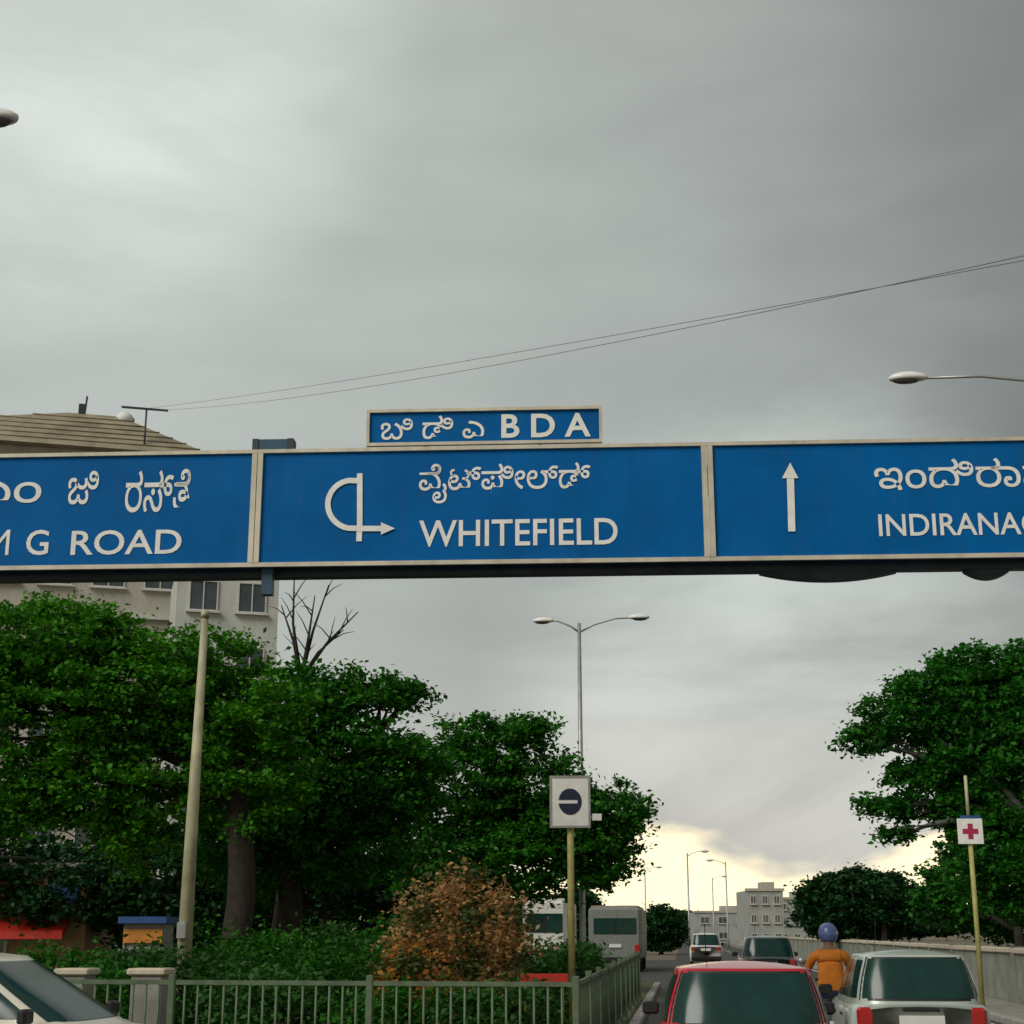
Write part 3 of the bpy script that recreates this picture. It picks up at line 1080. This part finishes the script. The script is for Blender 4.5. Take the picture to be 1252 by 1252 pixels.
arc_patch(R(8), R(172), w * .045, 9)
arc_patch(R(188), R(352), -9, -w * .045)
mb.box((ro * .82, -0.040, zc), (ro * .34, .004, w * .10))
mb.build('emblem', M_NAVY, bd)
fr = MB()
for dx, dz, sx, sz in ((0, (zt - zb) / 2, w + .03, .03), (0, -(zt - zb) / 2, w + .03, .03), (w / 2, 0, .03, zt - zb - .035), (-w / 2, 0, .03, zt - zb - .035)):
    fr.box((dx, -0.02, zc + dz), (sx, 0.045, sz))
fr.build('sign_frame', M_GALV, bd)
MB().box((w / 2 + .10, -.01, zb + .13), (.13, .03, .09)).build('side_tag', M_WHITE, t)
MB().box((w / 2 + .02, .01, zb + .13), (.10, .02, .03)).build('tag_bracket', M_GALV, t)
for z in (zc - .2, zc + .2):
    MB().box((0, 0.022, z), (.16, .05, .04)).build('clamp', M_GALV, t)

t, bd, w, zb, zt = board_sign('cross_sign', 'small white board with a red cross on a thin post by the wall', 1186, 1001, 1032, 15.5, 33, M_YPOST, 0.05)
zc = (zb + zt) / 2
mb = MB()
mb.box((0, -0.0385, zc), (w * .62, .006, w * .2))
mb.box((0, -0.0385, zc + w * .205), (w * .2, .006, w * .2))
mb.box((0, -0.0385, zc - w * .205), (w * .2, .006, w * .2))
mb.build('red_cross', M_CROSS, bd)
MB().tube([(0, 0.045, zt - .04), (0, 0.045, zt + .9)], 0.035, 10).build('post_top', M_POST, t)
MB().box((0.02, -0.02, zt + .035), (w * .8, .03, .06)).build('top_tag', M_BLUB, t)

b = floor_at(665, 19.5)
b.z = 0.118
t = thing('low_board', 'low red painted plank on two short posts in front of the shrubs', 'board', b, YAW)
MB().box((0, 0, 0.93), (0.58, 0.03, 0.13), bev=.006).build('plank', M_RED, t)
for x in (-.22, .22):
    MB().tube([(x, .035, 0), (x, .035, .98)], .02, 8).build('post', M_YPOST, t)

# ------------------------------------------------------------------ cables and their poles
up_ = thing('utility_pole', 'concrete utility pole carrying the cables beyond the right end of the sign', 'utility pole', (8.4, 18.5, 0))
MB().tube([(0, 0, 0), (0, 0, 10.7)], [0.16, 0.09], 12).build('shaft', M_KERB, up_)
MB().box((0, 0, 10.4), (1.4, 0.09, 0.09)).build('crossarm', M_STEEL, up_)
roofD = 70.0
BROT = R(21)
bc = floor_at(57, roofD + 6)
k0 = mpp(roofD) * 1.07
tpole = bc + Matrix.Rotation(BROT, 3, 'Z') @ Vector(((172 - 95) * k0, -6, 0))
tpole.z = Q(172, 492, roofD).z + .03
for i, (dz, px_y, l_) in enumerate(((0, 0.0, 'upper thin black cable sagging from the tiled roof across the grey sky'), (-0.5, 0.55, 'lower thin black cable sagging from the tiled roof across the grey sky'))):
    a = tpole + Vector((px_y, 0, dz * .25))
    b = Vector((8.4 + (-0.6 if i else 0.6), 18.5, 10.46))
    pts = []
    for k in range(41):
        f = k / 40
        p = a.lerp(b, f)
        p.z -= 4 * (0.25 + .3 * i) * f * (1 - f)
        pts.append(p)
    c = MB().tube(pts, 0.007, 5)
    tag(c.build('cable', M_CABLE), l_, 'cable', 'overhead cables')


# ------------------------------------------------------------------ buildings
def window(parent, x, z, w, h, y, rows=2, m=M_PANE):
    fr = MB()
    t_ = 0.06
    for dx, dz, sx, sz in ((0, h / 2 - t_ / 2, w, t_), (0, -h / 2 + t_ / 2, w, t_), (-w / 2 + t_ / 2, 0, t_, h - 2 * t_), (w / 2 - t_ / 2, 0, t_, h - 2 * t_), (0, 0, t_ * .8, h - 2 * t_)):
        fr.box((x + dx, y - .03, z + dz), (sx, .08, sz))
    f = fr.build('window', M_FRAME, parent)
    MB().box((x, y - .012, z), (w - .1, .03, h - .1)).build('pane', m, f)
    MB().box((x, y - .10, z - h / 2 - .05), (w + .2, .22, .07)).build('sill', M_FRAME, f)


blk = thing('tiled_roof_building', 'tall beige building with a low weathered tiled roof behind the trees', 'building', bc, R(21))
eave = Q(95, 548, roofD).z
bw, bxc = 17.4, -3.0
wall = MB()
wall.box((bxc, 0, eave / 2), (bw, 11.8, eave))
wall.build('wall', M_BEIGE, blk)
for f in range(1, 6):
    zf = eave * f / 6
    MB().box((bxc, -6.0, zf), (bw + .1, 0.22, 0.25)).build('floor_band', M_FRAME, blk)
nfl = 6
for f in range(nfl):
    for k in range(7):
        window(blk, bxc - bw / 2 + 1.6 + k * (bw - 3.2) / 6, eave * (f + .5) / nfl + .1, 1.5, 1.5, -5.9)
# roof: uneven hips, ridge short
zr = Q(120, 505, roofD + 2.5).z - eave
ex0, ex1 = bxc - bw / 2 - .6, (258 - 95) * k0
pts = [(ex0, -6.6, eave), (ex1, -6.6, eave), (ex1, 6.6, eave), (ex0, 6.6, eave), ((75 - 95) * k0, -3.5, eave + zr), ((140 - 95) * k0, -3.5, eave + zr), ((140 - 95) * k0, 3, eave + zr), ((75 - 95) * k0, 3, eave + zr)]
rf = MB()
rf.add(pts, [(0, 1, 5, 4), (1, 2, 6, 5), (2, 3, 7, 6), (3, 0, 4, 7), (4, 5, 6, 7), (3, 2, 1, 0)])
rfo = rf.build('roof', M_ROOF, blk)
# stepped plank courses on the front hip
for j in range(1, 7):
    f = j / 7
    a = Vector(pts[0]).lerp(Vector(pts[4]), f)
    b = Vector(pts[1]).lerp(Vector(pts[5]), f)
    MB().tube([a + Vector((0, -.02, .03)), b + Vector((0, -.02, .03))], .028, 6).build('tile_course', M_ROOF, rfo)
zrt = eave + zr
MB().tube([((95 - 95) * k0, -3.4, zrt - .2), ((97 - 95) * k0, -3.4, zrt + .95)], .05, 8).build('mast', M_STEEL, blk)
MB().box(((92 - 95) * k0, -3.4, zrt + .25), (.35, .3, .5)).build('mast_box', M_STEEL, blk)
tk = MB()
tk.tube([((146 - 95) * k0, -3.4, zrt - .35), ((146 - 95) * k0, -3.4, zrt + .05), ((146 - 95) * k0, -3.4, zrt + .25)], [.42, .42, .2], 16)
tk.build('water_tank', M_TANK, blk)
MB().box(((152 - 95) * k0, -3.0, zrt - .3), (.5, .5, .7)).build('tank_stand', M_STEEL, blk)
MB().tube([((172 - 95) * k0, -6, eave + .1), ((172 - 95) * k0, -6, Q(172, 492, roofD).z)], .045, 8).build('cable_post', M_STEEL, blk)
MB().box(((170 - 95) * k0, -6, Q(172, 492, roofD).z), (2.2, .09, .09)).build('cable_crossarm', M_STEEL, blk)

b2 = floor_at(252, 66)
gb = thing('pale_building', 'pale grey building half hidden behind the bright green tree', 'building', b2, R(21))
h2 = Q(252, 690, 63).z
MB().box((0, 0, h2 / 2), (4.2, 6, h2)).build('wall', mat('pale_plaster', (0.52, 0.54, 0.50), 0.9, var=0.15, scale=0.6, streak=0.2), gb)
MB().box((0, -3.0, h2 + .2), (4.5, .3, .4)).build('parapet', M_BEIGE, gb)
for f in range(6):
    for k in range(2):
        window(gb, -1.0 + 2.0 * k, h2 * (f + .5) / 6, 1.2, 1.3, -3.0)

# low shop and kiosk in the park edge
sb = floor_at(52, 45)
shop = thing('shop_building', 'low brown shop with a red awning under the bright green tree', 'shop', sb, YAW)
MB().box((0, 0, 1.65), (3.2, 3.0, 3.3)).build('wall', M_SHOPW, shop)
MB().box((0, 0, 3.36), (3.6, 3.4, .14)).build('roof', M_KERB, shop)
aw = MB()
aw.add([(-1.9, -1.52, 1.95), (1.2, -1.52, 1.95), (1.2, -2.3, 1.62), (-1.9, -2.3, 1.62), (-1.9, -1.52, 1.90), (1.2, -1.52, 1.90), (1.2, -2.3, 1.42), (-1.9, -2.3, 1.42)],
       [(0, 3, 2, 1), (4, 5, 6, 7), (3, 7, 6, 2), (0, 4, 7, 3), (1, 2, 6, 5)])
aw.build('awning', M_RED, shop)
MB().box((.95, -1.55, 2.62), (.8, .08, .5)).build('signboard', M_BLUB, shop)
MB().box((.95, -1.55, 2.1), (.7, .08, .28)).build('signboard', M_ORB, shop)
MB().box((-.3, -1.55, 2.65), (.9, .08, .6)).build('signboard', M_ORB, shop)
window(shop, -1.0, 1.2, 1.0, .9, -1.5)

kb = floor_at(182, 25)
kb.z = .118
ki = thing('street_kiosk', 'small yellow-fronted kiosk with a blue roof among the shrubs', 'kiosk', kb, YAW)
MB().box((0, 0, .8), (.62, .7, 1.6)).build('body', M_KERB, ki)
MB().box((0, -.37, 1.42), (.60, .05, .2)).build('fascia', M_ORB, ki)
MB().box((0, -.05, 1.66), (.74, .9, .10)).build('roof', M_BLUB, ki)
MB().box((0, -.36, 1.05), (.36, .02, .36)).build('hatch', M_BLACK, ki)

far = ((930, 180, 1090, 22, 'far grey building with a stepped top beyond the junction', 3), (880, 240, 1116, 34, 'far low grey building beside the far stepped building', 2),
       (968, 210, 1100, 24, 'far pale building next to the dark round tree', 3), (750, 230, 1116, 36, 'far low building behind the grey bus', 2))
for px, D, py, hw, l_, fl in far:
    b = floor_at(px, D)
    h = Q(px, py, D).z
    w = hw * 2 * mpp(D)
    t = thing('far_building', l_, 'building', b, YAW)
    MB().box((0, 0, h / 2), (w, 8, h)).build('wall', M_DGREY, t)
    MB().box((w * .2, 0, h + .5), (w * .35, 3, 1.0)).build('stair_head', M_BEIGE, t)
    MB().box((0, -4.0, h + .1), (w + .3, .3, .3)).build('parapet', M_BEIGE, t)
    for f in range(fl):
        for k in range(3):
            window(t, -w * .32 + w * .32 * k, h * (f + .5) / fl, w * .16, h / fl * .45, -4.0)


# ------------------------------------------------------------------ vehicles
def wheel(parent, x, y, r, wd):
    t = MB()
    s_ = 1 if x > 0 else -1
    n = 20
    prof = [(-wd / 2, r * .66), (-wd / 2, r * .92), (-wd * .36, r), (wd * .36, r), (wd / 2, r * .92), (wd / 2, r * .66)]
    vs, fs = [], []
    for i in range(n):
        a = 2 * math.pi * i / n
        for px, pr_ in prof:
            vs.append((x + px, y + pr_ * math.cos(a), r + pr_ * math.sin(a)))
    m_ = len(prof)
    for i in range(n):
        j = (i + 1) % n
        for k in range(m_ - 1):
            fs.append((i * m_ + k, j * m_ + k, j * m_ + k + 1, i * m_ + k + 1))
    t.add(vs, fs, True)
    w = t.build('wheel', M_TYRE, parent)
    MB().tube([(x - wd * .3, y, r), (x + wd * .3, y, r), (x + s_ * wd * .46, y, r)], [r * .66, r * .66, r * .2], 18).build('rim', M_RIM, w)
    return w


def car(name, label, loc, rz, paint, L=3.45, W=1.5, H=1.40, group=None, cat='car'):
    t = thing(name, label, cat, loc, rz, group)
    hw = W / 2
    belt = 0.60 * H
    yr, yf = -L / 2, L / 2
    wb0, wb1, wr = yr + .56, yf - .62, .27
    N = 46
    vs, fs = [], []
    K = 0
    for i in range(N + 1):
        y = yr + L * i / N
        e = min((y - yr), (yf - y))
        rnd = math.sqrt(max(0, 1 - (1 - min(e / .22, 1)) ** 2))
        w = hw * (.86 + .14 * rnd)
        zb = .19 + .06 * (1 - rnd)
        for wy in (wb0, wb1):
            d = abs(y - wy)
            if d < wr + .055:
                zb = max(zb, wr + math.sqrt((wr + .055) ** 2 - d * d))
        f = (y - yr) / L
        if f > .70:
            q = (f - .70) / .30
            zt = belt - .03 - .17 * q * q - .03 * q
        else:
            zt = belt
        zt -= .05 * (1 - rnd)
        zb = min(zb, zt - .12)
        half = [(w * .88, zb), (w * .985, zb + .04), (w, zb + (zt - zb) * .55), (w * .975, zt - .06), (w * .90, zt - .008), (w * .5, zt + .02), (0, zt + .028)]
        ring = half + [(-x, z) for x, z in reversed(half[:-1])]
        K = len(ring)
        vs += [(x, y, z) for x, z in ring]
    for i in range(N):
        for k in range(K):
            k2 = (k + 1) % K
            fs.append((i * K + k, i * K + k2, (i + 1) * K + k2, (i + 1) * K + k))
    fs.append(tuple(range(K)))
    fs.append(tuple(reversed(range(N * K, N * K + K))))
    body = MB().add(vs, fs, True).build('body', paint, t)
    # cabin
    zc0 = belt - .02

    def ringpt(c, s, tt, off=0.0):
        k = min(tt, 1.0)
        bul = .02 * math.sin(math.pi * k)
        wx = hw * (.93 - .19 * k) + bul
        r_ = yr + .05 + .24 * k ** 1.3
        f_ = yr + L * (.735 - .27 * k)
        cy, hl = (r_ + f_) / 2, (f_ - r_) / 2
        z = zc0 + (H - .055 - zc0) * k
        if tt > 1:
            q = tt - 1
            sh = math.sin(q * math.pi / 2)
            wx *= 1 - q
            hl *= 1 - q
            z += .055 * sh
        ex = .38
        x = wx * math.copysign(abs(c) ** ex, c) + off * c
        y = cy + hl * math.copysign(abs(s) ** ex, s) + off * s
        return (x, y, z + (off * .3 if tt <= 1 else off))

    lev = [0, .12, .25, .4, .55, .7, .85, .94, 1.0, 1.06, 1.14, 1.3, 1.5, 1.75, 1.97]
    n = 72
    vs, fs = [], []
    for tt in lev:
        for i in range(n):
            a = 2 * math.pi * (i + .5) / n
            vs.append(ringpt(math.cos(a), math.sin(a), tt))
    for j in range(len(lev) - 1):
        for i in range(n):
            i2 = (i + 1) % n
            fs.append((j * n + i, j * n + i2, (j + 1) * n + i2, (j + 1) * n + i))
    fs.append(tuple(range((len(lev) - 1) * n, len(lev) * n)))
    MB().add(vs, fs, True).build('cabin', paint, t)

    def patch(nm, u0, u1, t0, t1, axis, m_=M_GLASS, off=.007, taper=0.0, par=t):
        """axis: 'rear','front' (u = x fraction) or 'left','right' (u = y fraction)"""
        nu, nt = 14, 7
        vs, fs = [], []
        for j in range(nt + 1):
            tt = t0 + (t1 - t0) * j / nt
            for i in range(nu + 1):
                u = u0 + (u1 - u0) * i / nu
                u *= 1 - taper * j / nt
                v = math.copysign(abs(u) ** (1 / .38), u)
                o_ = math.sqrt(max(0, 1 - v * v))
                c, s = {'rear': (v, -o_), 'front': (v, o_), 'left': (-o_, v), 'right': (o_, v)}[axis]
                vs.append(ringpt(c, s, tt, off))
        for j in range(nt):
            for i in range(nu):
                a = j * (nu + 1) + i
                fs.append((a, a + 1, a + nu + 2, a + nu + 1))
        return MB().add(vs, fs, True).build(nm, m_, par)

    seal = patch('window_seal', -.90, .90, .10, .965, 'rear', M_BLACK, .004)
    patch('rear_window', -.86, .86, .14, .93, 'rear', M_GLASS, .008)
    patch('windscreen', -.88, .88, .10, .93, 'front')
    for sd_ in ('left', 'right'):
        patch('side_window', -.80, -.06, .14, .90, sd_)
        patch('side_window', .0, .80, .14, .90, sd_)
    for y in (wb0, wb1):
        for x in (-hw + .10, hw - .10):
            wheel(t, x, y, wr, .155)
    for s_ in (-1, 1):
        tl = MB().box((s_ * (hw - .17), yr + .055, belt - .13), (.19, .12, .2), bev=.03).build('tail_lamp', M_TAIL, t)
        MB().box((s_ * (hw - .17), yr + .052, belt - .27), (.17, .12, .07), bev=.02).build('indicator', M_AMBER, tl)
        MB().box((s_ * (hw - .19), yf - .05, belt - .27), (.24, .12, .13), bev=.03).build('headlight', M_LAMP, t)
        mr_ = MB().box((s_ * (hw + .06), yr + L * .64, belt + .08), (.16, .08, .12), bev=.025).build('wing_mirror', M_BLACK, t)
        for yy in (yr + L * .30, yr + L * .53):
            MB().box((s_ * (hw - .004), yy, belt - .14), (.025, .14, .03), bev=.008).build('door_handle', M_BLACK, t)
    MB().box((0, yr - .01, .36), (W * .90, .16, .19), bev=.05).build('bumper', M_BLACK, t)
    MB().box((0, yf + .01, .34), (W * .90, .16, .2), bev=.05).build('bumper', M_BLACK, t)
    MB().box((0, yr - .005, belt - .17), (.48, .03, .11), bev=.004).build('number_plate', M_PLATE, t)
    MB().box((0, yr + .012, belt - .06), (.4, .03, .04), bev=.01).build('hatch_trim', M_BLACK, t)
    MB().tube([(.05, yr + .09, belt + .03), (.28, yr + .10, belt + .06)], .009, 6).build('rear_wiper', M_BLACK, t)
    MB().tube([(-.3, yr + L * .40, H - .02), (-.31, yr + L * .30, H + .32)], .004, 5).build('aerial', M_BLACK, t)
    return t


def at_road(px, D):
    return floor_at(px, D)


p = at_road(1118, 17.6)
car('silver_hatchback', 'pale silver-green hatchback with a wide dark rear window beside the wall', (p.x, p.y + 1.6, .006), 0, M_SILV, 3.5, 1.52, 1.40)
p = at_road(908, 13.6)
car('red_hatchback', 'red hatchback with a green-tinted rear window directly ahead on the road', (p.x, p.y + 1.6, .006), 0, M_REDP, 3.55, 1.56, 1.345)
p = at_road(20, 13.6)
car('cream_hatchback', 'cream hatchback pulling out sideways in front of the island railing', (p.x + .06, p.y, .006), -math.pi / 2 - R(4), M_CREAM, 3.5, 1.5, 1.45)
p = at_road(862, 80)
car('white_hatchback', 'small far white car ahead in the traffic', (p.x, p.y, .006), 0, M_WCAR, 3.6, 1.6, 1.55)
p = at_road(935, 46)
car('grey_hatchback', 'dark grey car further ahead between the red and silver cars', (p.x, p.y, .006), 0, M_GCAR, 3.6, 1.6, 1.5)


def bus(name, label, px, D, w, h, L, paint, cat):
    b = floor_at(px, D)
    b.z = .006
    t = thing(name, label, cat, b, 0)
    MB().box((0, L / 2, h / 2 + .22), (w, L, h - .44), bev=.14).build('body', paint, t)
    MB().box((0, L / 2, h - .02), (w * .9, L * .96, .1), bev=.04).build('roof_panel', M_SHOPW if paint is M_BUSG else paint, t)
    g_ = MB().box((0, -.012, h * .70), (w * .80, .05, h * .24), bev=.02).build('rear_window', M_GLASS, t)
    MB().box((0, -.04, h * .70), (.05, .03, h * .24)).build('window_bar', M_BLACK, g_)
    for s_ in (-1, 1):
        for k in range(max(2, int(L / 1.3))):
            MB().box((s_ * (w / 2 + .002), .8 + k * 1.25, h * .70), (.03, 1.0, h * .22)).build('side_window', M_GLASS, t)
        MB().box((s_ * (w / 2 - .2), -.012, h * .36), (.2, .06, .3), bev=.02).build('tail_lamp', M_TAIL, t)
        for y in (L * .2, L * .8):
            wheel(t, s_ * (w / 2 - .16), y, .42, .25)
    MB().box((0, -.05, .48), (w * .96, .16, .24), bev=.04).build('bumper', M_BLACK, t)
    MB().box((0, -.03, h * .40), (.5, .03, .14)).build('number_plate', M_PLATE, t)
    return t


bus('grey_bus', 'plain grey bus seen from behind at the far end of the island', 752, 66, 2.2, 2.62, 8, M_BUSG, 'bus')
bus('white_minibus', 'white minibus seen from behind among the shrubs near the yellow sign post', 666, 57, 1.6, 2.72, 5, M_BUSW, 'minibus')

# scooter and its rider
sp = floor_at(1012, 20.5)
sc_ = thing('motor_scooter', 'dark motor scooter between the red and the silver hatchback', 'scooter', (sp.x, sp.y, .006), 0)
wheel(sc_, 0.0001, -.55, .24, .11)
wheel(sc_, 0.0001, .62, .24, .10)
mb = MB()
mb.tube([(0, -.72, .62), (0, -.45, .56), (0, -.1, .46), (0, .12, .34)], [.06, .15, .17, .12], 12)
mb.build('tail_body', M_GCAR, sc_)
MB().box((0, .2, .28), (.34, .5, .06), bev=.02).build('footboard', M_BLACK, sc_)
MB().box((0, .47, .58), (.36, .10, .62), bev=.04).build('front_shield', M_GCAR, sc_)
MB().box((0, -.28, .74), (.28, .72, .11), bev=.04).build('seat', M_BLACK, sc_)
MB().tube([(0, .62, .24), (0, .50, .6), (0, .42, .98)], .03, 8).build('fork', M_GALV, sc_)
MB().tube([(-.34, .34, 1.0), (-.12, .42, 1.0), (.12, .42, 1.0), (.34, .34, 1.0)], .016, 8).build('handlebar', M_BLACK, sc_)
for s_ in (-1, 1):
    mo = MB().tube([(s_ * .22, .40, 1.0), (s_ * .30, .38, 1.2)], .007, 6).build('mirror', M_BLACK, sc_)
    MB().sphere((s_ * .31, .38, 1.23), (.06, .02, .045), 10, 6).build('mirror_glass', M_RIM, mo)
MB().box((0, -.76, .62), (.14, .06, .08), bev=.02).build('tail_lamp', M_TAIL, sc_)
MB().box((0, -.79, .48), (.2, .02, .14)).build('number_plate', M_PLATE, sc_)


def skin_body(name, verts, edges, radii, root, parent, mats, pick):
    me = bpy.data.meshes.new(name)
    bm = bmesh.new()
    sk = bm.verts.layers.skin.verify()
    bv = [bm.verts.new(v) for v in verts]
    for a, b in edges:
        bm.edges.new((bv[a], bv[b]))
    for v, r in zip(bv, radii):
        v[sk].radius = (r, r) if isinstance(r, (int, float)) else r
    bv[root][sk].use_root = True
    bm.to_mesh(me)
    bm.free()
    ob = bpy.data.objects.new(name, me)
    COL.objects.link(ob)
    ob.modifiers.new('s', 'SKIN').use_smooth_shade = True
    ob.modifiers.new('d', 'SUBSURF').levels = 2
    dg = bpy.context.evaluated_depsgraph_get()
    m2 = bpy.data.meshes.new_from_object(ob.evaluated_get(dg))
    bpy.data.objects.remove(ob)
    m2.materials.clear()
    for m in mats:
        m2.materials.append(m)
    for pl in m2.polygons:
        pl.material_index = pick(pl.center)
        pl.use_smooth = True
    return link(name, m2, parent)


rider = thing('person', 'person in an orange shirt and blue helmet riding the dark scooter', 'person', (sp.x, sp.y, .006), 0)
V, E_, RD = [], [], []


def jv(p, r, parent=None):
    V.append(p)
    RD.append(r)
    if parent is not None:
        E_.append((parent, len(V) - 1))
    return len(V) - 1


pel = jv((0, -.18, .86), (.17, .13))
wst = jv((0, -.17, 1.02), (.16, .115), pel)
chs = jv((0, -.12, 1.22), (.185, .125), wst)
shl = jv((0, -.09, 1.33), (.12, .10), chs)
nck = jv((0, -.06, 1.41), .058, shl)
hed = jv((0, -.03, 1.50), .085, nck)
hdt = jv((0, -.03, 1.60), .075, hed)
for s_ in (-1, 1):
    sh = jv((s_ * .20, -.10, 1.30), .065, shl)
    el = jv((s_ * .29, .08, 1.10), .048, sh)
    wr_ = jv((s_ * .30, .30, 1.03), .032, el)
    pm_ = jv((s_ * .30, .355, 1.03), .034, wr_)
    for k in range(4):
        k1 = jv((s_ * (.265 + .022 * k), .395, 1.035), .0095, pm_)
        k2 = jv((s_ * (.265 + .022 * k), .40, 1.005 - .003 * (k % 2)), .009, k1)
        jv((s_ * (.265 + .022 * k), .372, .985), .008, k2)
    th_ = jv((s_ * .255, .35, 1.012), .010, pm_)
    jv((s_ * .24, .372, .99), .009, th_)
    hp_ = jv((s_ * .10, -.14, .84), .105, pel)
    kn = jv((s_ * .17, .28, .76), .075, hp_)
    an = jv((s_ * .15, .20, .40), .045, kn)
    jv((s_ * .15, .32, .345), .040, an)


def pick(c):
    if c.z > 1.385 or (c.y > .24 and c.z > .93):
        return 2
    if c.z > .93 or (c.z > .88 and c.y < -.05):
        return 0
    return 1


skin_body('body', V, E_, RD, pel, rider, [M_ORANGE, M_JEANS, M_SKIN], pick)
hm = MB()
hm.sphere((0, -.02, 1.575), (.125, .145, .135), 20, 12, zmin=-.75)
hmo = hm.build('helmet', M_HELM, rider)
MB().box((0, .085, 1.565), (.18, .09, .09), bev=.03).build('visor', M_BLACK, hmo)
